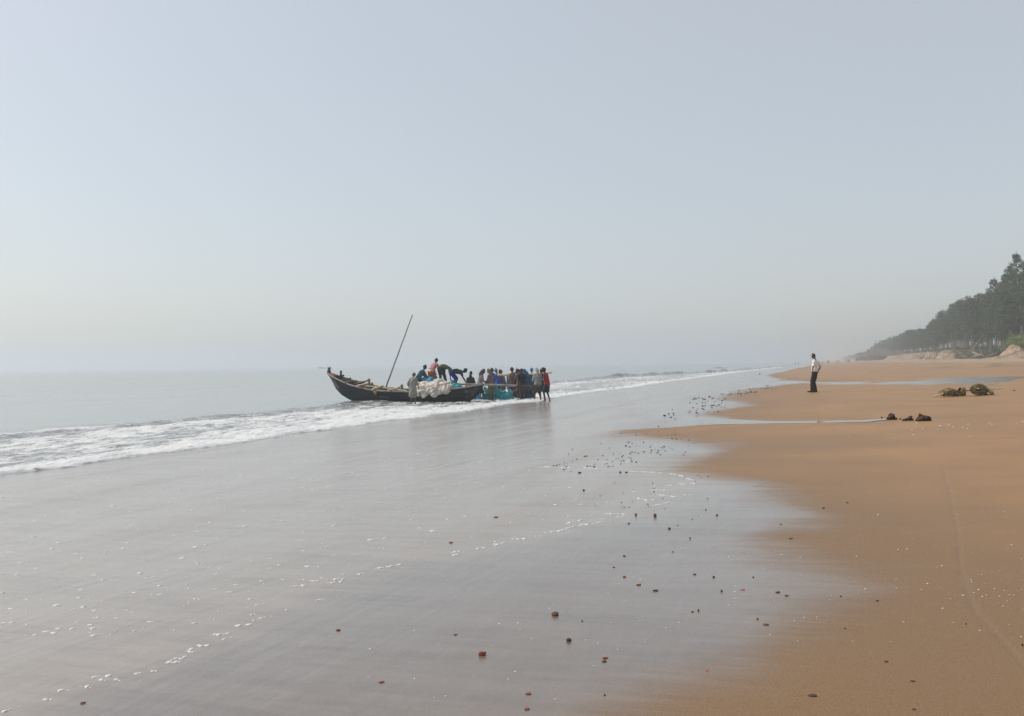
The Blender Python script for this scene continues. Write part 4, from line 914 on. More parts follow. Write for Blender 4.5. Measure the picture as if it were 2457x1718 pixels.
person(on_boat(1091, .25, .66), -85, dict(bend=1.25, bend2=1.75, head=-.15, hip=.84, py=-.28, footL=(-.13, -.12, .075), footR=(.15, -.16, .075), handL=(-.16, .52, .22), handR=(.18, .48, .20)),
       [('shirt', SH_(hem=-.15, sleeve=.3, loose=1.05), 'darkgreen'), ('shorts', LG(.42, r=.118), 'blue'), ('cap', HG('beanie'), 'beanie')], 'man on the boat bending right in bright blue shorts and a dark green top', 1.66)
person(D_(1127, 43.6, -.18), -150, dict(bend=.12, head=.25, hyaw=.5, handL=(-.20, .28, .95), handR=(.20, .28, .95)),
       [('shirt', SH_(hem=.05, sleeve=.5), 'bodydark'), ('cap', HG('cap'), 'hat'), ('neckerchief', HG('neckcloth'), 'green'), ('shorts', LG(.4), 'dark')], 'man in a cap and green neckerchief standing behind the left end of the oar', 1.64, skin='skin')
person(D_(1150, 42.6), -80, dict(bend=.22, head=.3, handL=(-.10, .42, 1.02), handR=(.16, .40, 1.0), footL=(-.12, -.10, .075), footR=(.12, .22, .075)),
       [('shawl', SH_(hem=-.3, sleeve=.7, loose=1.15), 'pale_shawl'), ('headscarf', HG('scarf'), 'purple'), ('scarf_tail', (lambda J, sd: remesh(MB().tube([J['head']-J['hfw']*.10+J['hup']*.06, J['head']-J['hfw']*.15-J['hup']*.08, J['shc']-J['hfw']*.17], [(.07, .03), (.06, .03), (.045, .02)], 10, side=(1, 0, 0)), .012, 2, .015, 30, 5)), 'teal_cloth'), ('shorts', LG(.46, r=.11), 'dark')],
       'man in teal and purple headscarf and pale shawl at the boat\'s raised end', 1.60)
person(wt(1180, 962), 62, dict(bend=.14, head=.35, handL=(-.12, .36, .98), handR=(.14, .38, 1.0), footL=(-.13, .05, .075), footR=(.13, -.08, .075)),
       [('shawl', SH_(hem=.0, sleeve=.75, loose=1.2), 'check_brown'), ('headscarf', HG('scarf'), 'check_brown'), ('shorts', LG(.47, r=.13), 'olive')], 'man with a brown checked shawl over his head and olive shorts, facing left', 1.60)
person(D_(1183, 45.2), 40, dict(bend=.1, head=.2), [('shirt', SH_(hem=.05), 'dark'), ('headwrap', HG('wrap'), 'green'), ('shorts', LG(.45), 'dark')], 'man in a green head wrap, mostly hidden behind the man in the brown shawl', 1.62)
person(D_(1195, 44.6, -.05), 50, dict(bend=.12, head=.3, handL=(-.16, .35, .95), handR=(.18, .33, .95)),
       [('shirt', SH_(hem=.02, sleeve=.6, loose=1.05), 'royal'), ('cap', HG('cap'), 'cap_grey'), ('shorts', LG(.45), 'dark')], 'man in a royal blue shirt and grey cap, left of the carrying pole', 1.64)
person(D_(1208, 44.9, -.08), 55, dict(bend=.22, head=.3, handL=(-.14, .34, .92), handR=(.22, .10, .82)),
       [('shirt', SH_(hem=.0, sleeve=.7, loose=1.05), 'check_pink'), ('hat', HG('hat'), 'brown'), ('shorts', LG(.62, r=.12), 'khaki')], 'man in a brown hat, dull pink checked shirt and khaki shorts', 1.62)
person(wt(1231, 958.5), 38, dict(bend=.06, head=.15, hyaw=.3, handL=(-.20, .22, .98), handR=(.20, .24, .95), footL=(-.13, .06, .075), footR=(.15, -.04, .075)),
       [('shirt', SH_(hem=.04, sleeve=.6, loose=1.05), 'check_tan'), ('headwrap', HG('wrap'), 'maroon'), ('shorts', LG(.42, r=.12), 'purple')], 'tall man in a tan checked shirt and maroon head wrap, seen from behind', 1.64)
person(wt(1248, 959), 42, dict(bend=.14, head=.6, handL=(-.16, .38, .95), handR=(.20, .30, .95), footL=(-.12, .03, .075), footR=(.14, 0, .075)),
       [('shirt', SH_(hem=.02, sleeve=.55, loose=1.1), 'grey_shirt'), ('headband', HG('wrap'), 'maroon'), ('lungi', WR(1.0), 'brown'), ('sash', (lambda J, sd: remesh(MB().tube([J['pel']+Vector((-.15, .08, .05)), J['pel']+Vector((-.18, .10, -.15)), J['pel']+Vector((-.16, .09, -.34))], [(.03, .05), (.03, .07), (.02, .05)], 8), .014, 2)), 'orange')], 'man in a grey shirt and maroon headband with a brown lungi, bowing his head left', 1.62)
person(D_(1253, 43.3), 20, dict(bend=.12, head=.3), [('shirt', SH_(hem=.02), 'dark'), ('neckerchief', HG('neckcloth'), 'rust'), ('hair', HG('hair'), 'hair'), ('shorts', LG(.45), 'brown')], 'black-haired man with a rust neckerchief, tucked behind the man in the grey shirt', 1.60)
person(D_(1276.5, 44.6), 10, dict(bend=.1, head=.15, handL=(-.2, .2, 1.25), handR=(.2, .2, 1.25)), [('shirt', SH_(hem=.02), 'navy'), ('headwrap', HG('wrap'), 'bluecap'), ('shorts', LG(.45), 'dark')], 'man in a bright blue head wrap behind the hanging net, only his head showing', 1.60)
person(wt(1291, 962.5), 20, dict(bend=.10, head=.35, handL=(-.24, .20, .90), handR=(.20, .22, .92), footL=(-.20, -.02, .075), footR=(.16, .04, .075)),
       [('shirt', SH_(hem=.0, sleeve=.5, loose=1.18), 'pale_grey'), ('head_towel', HG('towel'), 'towel'), ('shorts', LG(.47, r=.125), 'brown')], 'man in a loose pale grey shirt and brown shorts, towel over his head', 1.62)
person(wt(1303, 961), 35, dict(bend=.12, head=.3, footL=(-.06, .12, .075), footR=(.12, -.05, .075)),
       [('shirt', SH_(hem=.0, sleeve=.5), 'charcoal'), ('hair', HG('hair'), 'hair'), ('shorts', LG(.40, r=.115), 'teal_shorts')], 'man in teal shorts half hidden between the pale grey shirt and the red vest', 1.58)
person(wt(1313, 964), 58, dict(bend=.16, head=.45, handL=(-.08, .26, 1.15), handR=(.20, .02, .80), ehR=(.3, -1, 0), footL=(-.08, .10, .075), footR=(.14, -.08, .075)),
       [('vest', SH_(hem=.03, sleeve=0, loose=1.06), 'red'), ('hat', HG('hat'), 'hat'), ('shorts', LG(.40, r=.115), 'navy')], 'rightmost fisherman in a red vest, dark hat and navy shorts', 1.66)
# ---- the man on the beach
bx, by = [float(v) for v in at(1956, 941)]
person((bx, by, float(gz(bx, by))), 52, dict(bend=-.03, head=.45, hip=.935, handL=(-.17, .05, 1.05), handR=(.20, -.10, .98), ehR=(.9, -.9, .1), ehL=(-1, -.4, 0), footL=(-.10, .10, .07), footR=(.10, .02, .07), py=.0),
       [('shirt', SH_(hem=-.35, sleeve=.55, loose=1.02), 'white'), ('trousers', LG(.99, r=.105, waist=.09, r_end=.075), 'trouser'), ('hair', HG('hair'), 'hair'),
        ('belt', (lambda J, sd: remesh(MB().tube([J['pel']+(J['waist']-J['pel'])*.42, J['pel']+(J['waist']-J['pel'])*.62], [(.172, .133), (.168, .128)], 16, side=(1, 0, 0)), .012, 1)), 'dark'),
        ('shoe', (lambda J, sd: remesh(MB().tube([J['ankL']-Vector((0, .05, .035)), J['ankL']+(J['toeL']-J['ankL'])*.5-Vector((0, 0, .01)), J['toeL']+Vector((0, .04, 0))], [(.045, .045), (.052, .04), (.045, .022)], 10, side=(1, 0, 0)), .01, 2)), 'dark'),
        ('shoe', (lambda J, sd: remesh(MB().tube([J['ankR']-Vector((0, .05, .035)), J['ankR']+(J['toeR']-J['ankR'])*.5-Vector((0, 0, .01)), J['toeR']+Vector((0, .04, 0))], [(.045, .045), (.052, .04), (.045, .022)], 10, side=(1, 0, 0)), .01, 2)), 'dark')],
       'man alone on the brown sand in white shirt and dark trousers, hand on hip', 1.70, skin='skin_paler', group=None)
# ---- figures far down the beach, a few pixels tall
Jf = skeleton(dict()); fb = body_mesh(Jf); fs = shirt(Jf, hem=.02); fl = legs(Jf, .9); fb.materials.append(M['skin'])
far_c = [('charcoal', 'dark'), ('maroon', 'dark'), ('navy', 'trouser'), ('dark', 'charcoal'), ('brown', 'dark')]; fm_ = []
for c1, c2 in far_c:
    a, b = fs.copy(), fl.copy(); a.materials.clear(); a.materials.append(M[c1]); b.materials.clear(); b.materials.append(M[c2]); fm_.append((a, b))
for i, (px, d, s) in enumerate(((1909, 480, 0), (1917, 470, 0), (1966, 520, 0), (1975, 500, 0), (1986, 430, 0), (1989, 435, 0), (2008, 500, 0), (2012, 505, 0), (2030, 400, 0), (2035, 405, 0), (2039, 400, 0), (2055, 470, 0))):
    x = PX(px, d); o = empty('person', (x, d, float(gz(np.array(x), np.array(d)))), i*1.3, label='tiny dark figure walking far off along the hazy shore', cat='person', group='people far down the beach')
    for n_, me in (('body', fb), ('shirt', fm_[i % 5][0]), ('trousers', fm_[i % 5][1])): c = bpy.data.objects.new(n_, me); C.objects.link(c); c.parent = o
# ---- far boat on the horizon
fx = PX(772, 820); fbt = empty('fishing_boat', (fx, 820, 0), 0, label='tiny pale boat on the hazy horizon left of the big boat', cat='boat')
V = []; n = 14
for i in range(n):
    a = -3.4+6.8*i/(n-1); b = .8*max(0, 1-(a/3.45)**2)**.6+.02; zt_ = .7+.09*a*a*.6; V += [(a, -b, zt_), (a*.85, 0, -.1), (a, b, zt_)]
Fh = [(3*i+j, 3*i+3+j, 3*i+4+j, 3*i+1+j) for i in range(n-1) for j in (0, 1)]+[(3*i, 3*i+2, 3*i+5, 3*i+3) for i in range(n-1)]
link('hull', mesh('hull', V, Fh), M['charcoal'], fbt, False); MB().box((-.5, 0, 1.15), (1.6, 1.0, .8)).build('cabin', M['grey_shirt'], fbt, False)

# ================================================================ ROPES, CLODS AND SHORE LITTER
M['rope_olive'] = noisy('olive_rope', (.30, .225, .09), (.10, .075, .035), 16, .9, .7, .01); M['rope_green'] = noisy('green_rope', (.27, .23, .10), (.11, .09, .045), 14, .9, .7, .01); M['rope_orange'] = noisy('orange_rope', (.36, .13, .05), (.2, .08, .03), 14, .9, .7, .01)
def rope_d(px, py): x, y = at(px, py); return float(x), float(y)
cx, cy = rope_d(2288, 951); cz = float(gz(cx, cy)); sc = cy/F              # metres per photo pixel there
r1 = random.Random(3)
o = empty('rope_bundle', (cx, cy+.15, cz), label='olive brown bundle of rope lying on the sand, left of the green coil', cat='rope')
mb = MB()
for i in range(90):
    u = r1.uniform(-1, 1); w = .20*(1-.25*abs(u))*(1 if i < 40 else r1.uniform(.3, .95)); ph = r1.uniform(-.7, .7); L = r1.uniform(.18, .30) if i < 40 else r1.uniform(.06, .26)
    pts = []
    for j in range(9):
        s = j/8; a = ph+math.pi*(s*1.15-.08); pts.append(Vector((u*.16+math.cos(a)*L, math.sin(r1.uniform(0, 6.28))*.02+r1.uniform(-.02, .02)+.14*math.sin(i), max(.02, math.sin(a)*w*1.15*(1+.1*math.sin(i))+.01))))
    mb.tube(pts, .014, 5)
mb.build('rope', M['rope_olive'], o)
mb = MB()
for i in range(16):
    q = r1.uniform(-.07, .07); mb.tube([Vector((.36+q+.02*math.sin(j), .16*math.cos(j*.62+.2), max(.015, .14+.15*math.sin(j*.62+.2)))) for j in range(8)], .014, 5)
mb.build('rope_end', M['rope_olive'], o)
c2x, c2y = rope_d(2352, 948.5); c2z = float(gz(c2x, c2y))
o = empty('rope_coil', (c2x, c2y+.1, c2z), -.25, label='coil of pale green and orange rope standing on edge, right of the olive bundle', cat='rope')
for mi, (mn, cnt_, f) in enumerate((('rope_green', 44, 1.0), ('rope_orange', 11, 1.02))):
    mb = MB()
    for i in range(cnt_):
        ra, rb = r1.uniform(.08, .25)*f, r1.uniform(.06, .205)*f; off = r1.uniform(-.22, .22); t0 = r1.uniform(0, 6); cxo = r1.uniform(-.03, .03)+off*.22
        mb.tube([Vector((cxo+ra*math.cos(t0+j*.42), off+.03*math.sin(j*.9+i), max(.015, .19+.88*rb*math.sin(t0+j*.42)))) for j in range(16)], .014, 5)
    mb.build('rope' if mi == 0 else 'orange_strand', M[mn], o)
mb = MB()
for i in range(26):
    off = r1.uniform(-.08, .14); q1, q2, q3 = r1.uniform(0, 6), r1.uniform(.07, .15), r1.uniform(.05, .11); mb.tube([Vector((.26+off*.6+q2*math.cos(j*.7+q1), .14*math.sin(j*.5+q1)+off, max(.012, q3+q3*math.sin(j*.7+q1)))) for j in range(9)], .016, 5)
mb.build('loose_end', M['rope_green'], o)
A = P(2243, 951, cy+.05); B = P(2404, 932, cy+.1); mid = P(2325, 936.5, cy+.12)
o = MB().tube([A-A, (P(2262, 945, cy+.06)-A), mid-A, B-A], [.022, .026, .026, .02], 8).build('bamboo_pole', M['bamboo'], label='pale bamboo pole pushed through the two bundles of rope on the sand', cat='pole'); o.location = A

def rock(name, px, py, w, h, m_, label, seed, cat, group=None, jit=.22, d=.8, dirn=0., nw=10, nm=7):
    x, y = rope_d(px, py); z = float(gz(x, y)); s = y/F; rr_ = random.Random(seed); bm = bmesh.new(); shard = m_ == 'brick' or name == 'brick_shard'; ro = rr_.uniform(-.5, .5)
    for _ in range(16 if shard else 26):
        v = Vector((rr_.gauss(0, 1), rr_.gauss(0, 1), rr_.gauss(0, 1))).normalized()*rr_.uniform(.8, 1.05)
        if shard: v = Vector([max(-.68, min(.68, q))*1.4 for q in v])
        v = Vector((v.x*w*s*.52, v.y*w*s*.5*d, v.z*h*s*.6)); bm.verts.new((v.x*math.cos(ro)-v.y*math.sin(ro), v.x*math.sin(ro)+v.y*math.cos(ro), v.z+h*s*.24))
    r_ = bmesh.ops.convex_hull(bm, input=bm.verts); bmesh.ops.delete(bm, geom=list(set(r_['geom_interior']+r_['geom_unused'])), context='VERTS')
    bmesh.ops.bevel(bm, geom=bm.edges[:], offset=w*s*.03, segments=1, affect='EDGES')
    me = bpy.data.meshes.new(name); bm.to_mesh(me); bm.free(); o = link(name, me, M[m_], None, False, label=label, cat=cat, group=group); o.location = (x, y+w*s*.2, z); return o
M['clod'] = noisy('dark_clay', (.085, .048, .032), (.035, .022, .016), 9, .8, .9, .04); M['pebble'] = noisy('dark_pebble', (.045, .035, .03), (.09, .065, .05), 20, .6, .3); M['stone_brown'] = noisy('brown_stone', (.17, .08, .05), (.07, .04, .03), 25, .7, .6, .01); M['brick'] = noisy('red_brick', (.30, .075, .045), (.17, .045, .03), 22, .75, .4, .005); M['shell'] = noisy('white_shell', (.82, .80, .76), (.6, .56, .5), 30, .4, .2); M['slate'] = mat('wet_chip', (.03, .03, .032), .35)
def clod(px, py, lumps, label, seed):
    x, y = rope_d(px, py); z = float(gz(x, y)); s = y/F; mb = MB()
    for i, (dx, dz, w, h) in enumerate(lumps): mb.lump((dx*s, s*w*.2*math.sin(i*2.), dz*s), (w*s*.5, w*s*.45, h*s*.55), i, .25, seed+i, 11, 8)
    me = remesh(mb, .009, 0, .06, 24, seed, 1.); o = link('clay_clod', me, M['clod'], None, False, label=label, cat='clod'); o.location = (x, y+.05, z)
clod(2141, 1006.5, [(0, 6, 14, 14), (-3, 2, 9, 8), (8, 2, 9, 9), (2, 9, 8, 7)], 'rounded clay clod, leftmost of the three clods beside the channel', 51)
clod(2181, 1009, [(0, 3, 14, 8), (7, 4, 11, 11), (-8, 1, 8, 5), (11, 1, 8, 6), (9, 7, 5, 5)], 'jagged low clay clod in the middle of the three clods', 61)
clod(2215, 1009.5, [(0, 5, 24, 15), (-9, 3, 12, 11), (10, 4, 15, 11), (-3, 11, 12, 8), (6, 9, 10, 7), (16, 1, 9, 7)], 'largest clay clod, right of the three beside the channel', 71)
rock('clay_clod', 2116, 1003, 6, 4, 'clod', 'small crumb of clay left of the rounded clod', 5, 'clod'); rock('clay_clod', 2160, 1006, 7, 4, 'clod', 'small crumb of clay between the rounded clod and the jagged clod', 6, 'clod')
# single stones and bricks, each where it lies
S_ = [(1332, 1474, 20, 12, 'stone_brown', 'stone', 'brown rough stone with a pale scrape of sand trailing left of it'), (1365, 1536, 15, 11, 'stone_brown', 'stone', 'dark brown egg-shaped stone below the rough stone'),
      (1158, 1570, 19, 11, 'brick', 'brick_shard', 'big broken red brick shard with a concave top, largest brick piece'), (1397, 1490, 5, 5, 'stone_brown', 'stone', 'small round red-brown pebble stone between the two brown stones'),
      (1093, 1523, 11, 3, 'slate', 'wood_chip', 'flat black chip left of the two brown stones'), (1452, 1579, 13, 4, 'brick', 'brick_shard', 'thin bright red shard above a darker twin'), (1449, 1587, 12, 5, 'stone_brown', 'brick_shard', 'dark red flat shard just under the bright red one'),
      (1269, 1665, 14, 4, 'brick', 'brick_shard', 'flat orange-red shard near the bottom edge, upper of the pair'), (1264, 1702, 15, 4, 'brick', 'brick_shard', 'flat red shard closest to the bottom edge, lower of the pair'), (1451, 1668, 7, 6, 'stone_brown', 'stone', 'small dark red lump near the bottom centre'),
      (915, 1637, 14, 3, 'brick', 'brick_shard', 'faint orange-red flake on the lower left sand'), (811, 1512, 11, 4, 'brick', 'brick_shard', 'small red flake in the wet sand left of the centre'), (198, 1688, 13, 5, 'stone_brown', 'brick_shard', 'dark red chip near the bottom left corner'),
      (1082, 1302, 9, 3, 'brick', 'brick_shard', 'tiny pink-red flake in the foam flecked water'), (1572, 1237, 10, 9, 'stone_brown', 'stone', 'tan and brown stone, right of the round red stone at the foam edge'), (1526, 1235, 7, 7, 'stone_brown', 'stone', 'round red-brown stone, left of the tan stone'),
      (1606, 1268, 8, 6, 'stone_brown', 'stone', 'round dark red stone with a trail, below the tan stone'), (1509, 1256, 8, 3, 'stone_brown', 'stone', 'flat brown stone left of the dark red stone with a trail'), (1721, 1236, 9, 5, 'stone_brown', 'stone', 'dark brown stone at the edge of the brown sand'),
      (1498, 1334, 7, 3, 'brick', 'brick_shard', 'small red flake, uppermost of the red bits in the grey sand'), (1473, 1361, 7, 3, 'brick', 'brick_shard', 'orange flake with a horizontal scratch through it'), (1499, 1384, 8, 4, 'brick', 'brick_shard', 'red chip in the grey sand above the twin white specks'),
      (1532, 1403, 12, 4, 'brick', 'brick_shard', 'long pink-red flake right of the red chip'), (1574, 1417, 14, 4, 'stone_brown', 'brick_shard', 'dark red splinter with a white speck at its left end'), (1615, 1324, 5, 3, 'slate', 'stone', 'small black pebble above the dark splinter'),
      (1697, 1611, 10, 5, 'brick', 'brick_shard', 'bright red chip on the lower right sand'), (1818, 1485, 6, 5, 'stone_brown', 'stone', 'small brown stone above a dark sliver'), (1839, 1499, 14, 3, 'stone_brown', 'brick_shard', 'long dark brown sliver below the small brown stone'),
      (1676, 1464, 6, 7, 'stone_brown', 'stone', 'upright dark red pebble right of a pink flake'), (1662, 1468, 8, 3, 'brick', 'brick_shard', 'pink flake left of the upright dark red pebble'), (1713, 1384, 7, 6, 'stone_brown', 'stone', 'brown round stone in the row of three at the wet edge'),
      (1732, 1418, 7, 6, 'stone_brown', 'stone', 'dark red stone under the row of three at the wet edge'), (1667, 1378, 9, 4, 'stone_brown', 'stone', 'left stone in the row of three at the wet edge'), (1808, 1385, 6, 3, 'slate', 'stone', 'black speck stone, right in the row of three at the wet edge'),
      (1783, 1416, 11, 3, 'brick', 'brick_shard', 'pinkish flake right of a white shell at the wet edge'), (1868, 1421, 13, 3, 'stone_brown', 'brick_shard', 'brown sliver, left of two slivers on the mid right sand'), (1888, 1429, 11, 3, 'stone_brown', 'brick_shard', 'brown sliver, right of two slivers on the mid right sand'),
      (1951, 1671, 24, 8, 'clod', 'seed_pod', 'dark brown knobbly pod on the lower right sand'), (2194, 1704, 14, 6, 'slate', 'stone', 'black flat stone at the bottom right'), (2192, 1636, 17, 5, 'clod', 'seed_pod', 'dark scrap above the black flat stone'),
      (2128, 1588, 12, 5, 'clod', 'seed_pod', 'small brown scrap with a white shell at its left'), (2318, 1497, 4, 4, 'slate', 'stone', 'tiny black pebble beside the curved track'), (2454, 1548, 5, 8, 'slate', 'stone', 'black stone cut by the right edge'), (2028, 1508, 7, 3, 'slate', 'stone', 'small black flake on the brown sand, middle right'),
      (2018, 1430, 6, 3, 'clod', 'stone', 'small dark sliver in the middle of the brown sand'), (2105, 1441, 9, 3, 'slate', 'stone', 'flat dark flake right of the small dark sliver'), (1656, 1291, 4, 6, 'stone_brown', 'stone', 'small upright red pebble on the grey edge'), (1694, 1223, 4, 4, 'stone_brown', 'stone', 'small dark pebble upper left of the dark brown stone'),
      (2033, 1206, 6, 3, 'slate', 'stone', 'black speck at the top of the brown sand'), (1976, 1219, 7, 3, 'clod', 'stone', 'dark flake left of and below the black speck'), (1874, 1258, 7, 2, 'clod', 'stone', 'thin dark flake on the brown sand beside the grey edge'), (1898, 1292, 9, 3, 'slate', 'stone', 'black chip among pale specks on the brown sand'),
      (1595, 997, 9, 4, 'slate', 'driftwood', 'dark weedy scrap, left of the pair in the shallow water'), (1610, 1001, 8, 3, 'slate', 'driftwood', 'dark flat scrap, right of the pair in the shallow water'), (1616, 992, 5, 4, 'slate', 'stone', 'dark pebble above the pair of scraps in the shallow water'),
      (1823, 897, 3.5, 4, 'slate', 'stone', 'lone black stone in the shallows before the sand tongue'), (1841, 925.5, 10, 2, 'slate', 'driftwood', 'thin dark scrap floating in the pool mouth'), (1391, 1134, 10, 4, 'stone_brown', 'stone', 'rust brown stone on the grey water sheet, leftmost of three'),
      (1488, 1133, 7, 4, 'stone_brown', 'stone', 'rust brown stone on the grey water sheet, middle of three'), (1503, 1133, 7, 4, 'stone_brown', 'stone', 'rust brown stone on the grey water sheet, right of three'), (1401, 1176, 8, 5, 'stone_brown', 'stone', 'orange-brown stone below the three rust brown stones'),
      (2434, 937, 6, 3, 'slate', 'stone', 'small dark stone right of the bamboo pole tip'), (1190, 1241, 13, 3, 'slate', 'wood_chip', 'black chip among foam flecks in the middle of the wet sand')]
for i, (px, py, w, h, m_, nm, lab) in enumerate(S_):
    rock(nm, px, py+h*.3, w, h, m_, lab, 100+i, nm.replace('_', ' '), jit=.16 if nm != 'brick_shard' else .26, nw=8 if nm != 'brick_shard' else 6, nm=6 if nm != 'brick_shard' else 5)
# pebbles by the hundred: shared shapes, each its own object
def variants(name, m_, k, jit, flat):
    out = []
    for i in range(k): me = MB().lump((0, 0, flat*.25), (1, .8, flat), 0, jit, 300+i, 7, 5).mesh(name); me.materials.append(M[m_]); out.append(me)
    return out
PB = variants('pebble', 'pebble', 4, .3, .55); SHL = variants('shell', 'shell', 4, .2, .38)
def scatter(name, ms, pts, label, group, cat, size):
    for i, (px, py) in enumerate(pts):
        x, y = rope_d(px, py); s = r1.uniform(*size)*y/F; o = bpy.data.objects.new(name, ms[i % len(ms)]); C.objects.link(o); o.location = (x, y, float(gz(x, y))); o.scale = (s, s*r1.uniform(.7, 1.2), s*r1.uniform(.7, 1.1)); o.rotation_euler = (0, 0, r1.uniform(0, 6)); props(o, label, cat, group)
Z7 = [(X_/5.35+1300, Y_/5.35+1000) for X_, Y_ in ((902, 235), (757, 346), (866, 402), (345, 480), (450, 545), (395, 570), (570, 508), (548, 510), (720, 549), (785, 500), (840, 551), (920, 468), (920, 490), (998, 477), (1030, 516), (985, 537), (955, 538), (1042, 500), (1021, 571), (1053, 563), (1016, 608), (908, 575), (838, 602), (855, 640), (898, 640), (918, 634), (805, 608), (668, 640), (685, 653), (585, 638), (625, 636), (680, 612), (325, 603), (190, 628), (150, 628), (210, 610), (228, 612), (288, 627), (290, 592), (313, 643), (285, 680), (378, 702), (390, 417), (1113, 330), (1160, 340), (1080, 373), (1134, 386), (1212, 372), (1243, 378), (1160, 453), (1200, 453), (1240, 470), (1133, 472), (1118, 521), (1143, 523), (1143, 543), (1155, 573), (1212, 583), (1310, 452), (1401, 370), (1390, 393), (1410, 434), (1398, 462), (1453, 417), (1498, 434), (1485, 463), (1522, 489), (1553, 402), (1568, 384), (1535, 397), (1582, 440), (1657, 411), (1683, 422), (1820, 490), (1845, 455), (1882, 377), (1942, 348), (1495, 195), (1497, 126), (1595, 156), (1708, 172), (1340, 218), (1213, 240), (1018, 216), (1520, 252), (1610, 244), (1670, 238), (1710, 228), (1747, 235), (1793, 234), (1675, 283), (1727, 291), (1790, 290), (1884, 301), (1850, 256), (1307, 330))]
scatter('pebble', PB, Z7, 'small dark pebble in the dense scatter before the middle tongue of brown sand', 'pebbles scattered before the middle tongue of sand', 'pebble', (1.3, 3.0))
Z8 = [(X_/7.175+1580, Y_/7.175+900) for X_, Y_ in ((545, 480), (600, 420), (615, 397), (640, 412), (690, 395), (750, 401), (785, 422), (808, 422), (845, 447), (870, 388), (880, 372), (925, 400), (945, 405), (965, 461), (663, 495), (758, 480), (805, 480), (757, 535), (803, 530), (595, 565), (675, 583), (755, 583), (783, 597), (650, 612), (547, 620), (530, 641), (655, 655), (857, 636), (1025, 634), (923, 566), (910, 528), (935, 522), (967, 528), (1030, 520), (1050, 515), (995, 540), (1080, 557), (1140, 555), (1095, 440), (1090, 483), (1030, 412), (1130, 412), (1160, 412), (1085, 330), (1115, 328), (1240, 320), (1247, 342), (1275, 325), (1305, 330), (1325, 330), (1375, 320), (1415, 325), (1418, 347), (1385, 274), (1503, 287), (1490, 317), (1530, 316), (1575, 245), (1640, 229), (1580, 300), (1610, 300), (1600, 287), (1660, 300), (1690, 290), (1770, 232), (1845, 237), (1885, 230), (1935, 222), (2015, 248), (1960, 240), (2050, 222), (1205, 345), (690, 675), (650, 708), (240, 590), (255, 657), (270, 698), (290, 755), (180, 670))]
scatter('pebble', PB, Z8, 'tiny dark pebble in the band along the edge of the far tongue of sand', 'pebbles along the far tongue of sand', 'pebble', (1.8, 3.3))
Z9 = [(1476, 1159), (1566, 1159), (1569, 1172), (1569, 1180), (1491, 1206), (1498, 1218), (1493, 1216), (1518, 1204), (1554, 1210), (1556, 1215), (1510, 1217), (1595, 1221), (1570, 1226), (1526, 1247), (1472, 1253), (1590, 1196), (1608, 1183), (1617, 1163), (1669, 1156), (1675, 1141), (1682, 1146), (1700, 1143), (1661, 1246), (1675, 1238), (1626, 1261), (1428, 1213), (1520, 1175), (1496, 1183), (1698, 1197), (1440, 1190)]
scatter('pebble', PB, Z9, 'dark pebble among the foam streaks right of the centre', 'pebbles among the foam streaks', 'pebble', (1.2, 2.6))
r2 = random.Random(31)
SHP = [(1640+X_/2.81, 1200+Y_/2.81) for X_, Y_ in ((1154, 551), (349, 576), (1178, 632), (1800, 667), (1747, 729), (1484, 820), (2015, 650), (2043, 640), (2195, 638), (2228, 640), (2163, 608), (2250, 612), (2280, 602), (2097, 598), (1958, 624), (2130, 648), (2182, 680), (2153, 715), (2193, 840), (1997, 879), (2215, 930), (2275, 921), (1742, 443), (1508, 331), (1447, 333), (1851, 98), (1311, 98), (1168, 379), (789, 390), (663, 368), (305, 384), (540, 460), (602, 434), (735, 528), (347, 617), (349, 663), (306, 707), (813, 791), (899, 789), (748, 817), (583, 908), (770, 947), (268, 1040), (320, 1196), (375, 1303), (440, 1331), (700, 1218), (704, 1296), (1112, 1258), (1083, 1163), (1562, 1145), (1716, 1166), (1622, 1260), (1337, 1098), (1338, 484), (1433, 535), (1645, 563), (1605, 603), (1436, 594), (1226, 600), (1944, 549), (1938, 535), (2012, 503), (1714, 575), (1989, 604), (1885, 642), (995, 645), (987, 673), (1140, 951), (1398, 955), (1712, 999), (46, 1058), (12, 1245), (2280, 396), (2162, 78), (2212, 302), (1817, 825))]
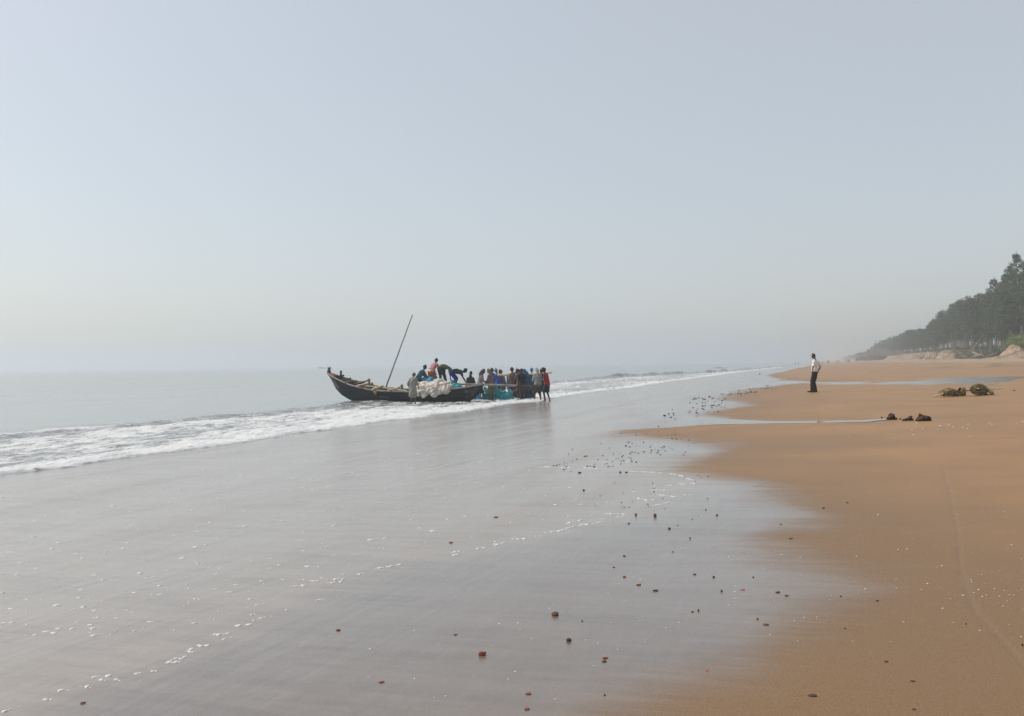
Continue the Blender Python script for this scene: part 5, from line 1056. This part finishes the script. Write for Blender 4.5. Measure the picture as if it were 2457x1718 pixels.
SHP += [(820+X_/2.8, 1200+Y_/2.8) for X_, Y_ in ((650, 966), (190, 1000), (180, 1192), (620, 1325), (697, 1316), (1118, 1202), (490, 1200), (1200, 870), (1058, 830), (1183, 825), (1395, 727), (1275, 930), (1722, 960), (1640, 940), (1805, 822), (2037, 953), (2178, 857), (2265, 821), (2077, 434), (2005, 531), (1863, 563), (1790, 624), (1900, 682), (1853, 1002), (1692, 1114), (1490, 1085), (1165, 1152), (1434, 1336), (2160, 1297), (2042, 1182), (485, 877), (1008, 978), (2062, 1415))]
SHP += [(2235+r2.gauss(0, 90)+60, 1010+abs(r2.gauss(0, 22))) for _ in range(30)]
scatter('shell', SHL, SHP, 'small white shell chip lying on the damp sand', 'white shells strewn over the sand', 'shell', (1.2, 2.8))

# fine grit of broken shell and dark grains on the near sand
for nm, m_, cnt_, sz, seed in (('shell_grit', 'shell', 700, (.35, 1.0), 41), ('dark_grit', 'pebble', 600, (.4, 1.1), 43)):
    rg = random.Random(seed); mb = MB()
    for _ in range(cnt_):
        py = 1160+rg.random()**1.2*570; px = rg.uniform(1250, 2500)
        if rg.random() > (px-1000)/1300: continue
        x, y = rope_d(px, py); s = rg.uniform(*sz)*y/F*1.1; mb.lump((x, y, float(gz(x, y))+s*.1), (s, s*rg.uniform(.5, 1), s*.4), rg.uniform(0, 3), .3, rg.randrange(999), 5, 3)
    mb.build(nm, M[m_], None, False, kind='stuff')

# ================================================================ HAZE
hz = MB().box((0, 0, 0), (1, 1, 1)).mesh('haze'); hm = bpy.data.materials.new('haze_air'); hm.use_nodes = True; n = hm.node_tree; n.nodes.clear()
ou = n.nodes.new('ShaderNodeOutputMaterial'); pv = n.nodes.new('ShaderNodeVolumePrincipled'); n.links.new(pv.outputs[0], ou.inputs['Volume'])
pv.inputs['Color'].default_value = (.83, .89, .935, 1); pv.inputs['Density'].default_value = .0013; pv.inputs['Anisotropy'].default_value = .38
ho = link('haze', hz, hm, None, False, kind='stuff'); ho.location = (0, 0, -17); ho.scale = (19000, 19000, 92)
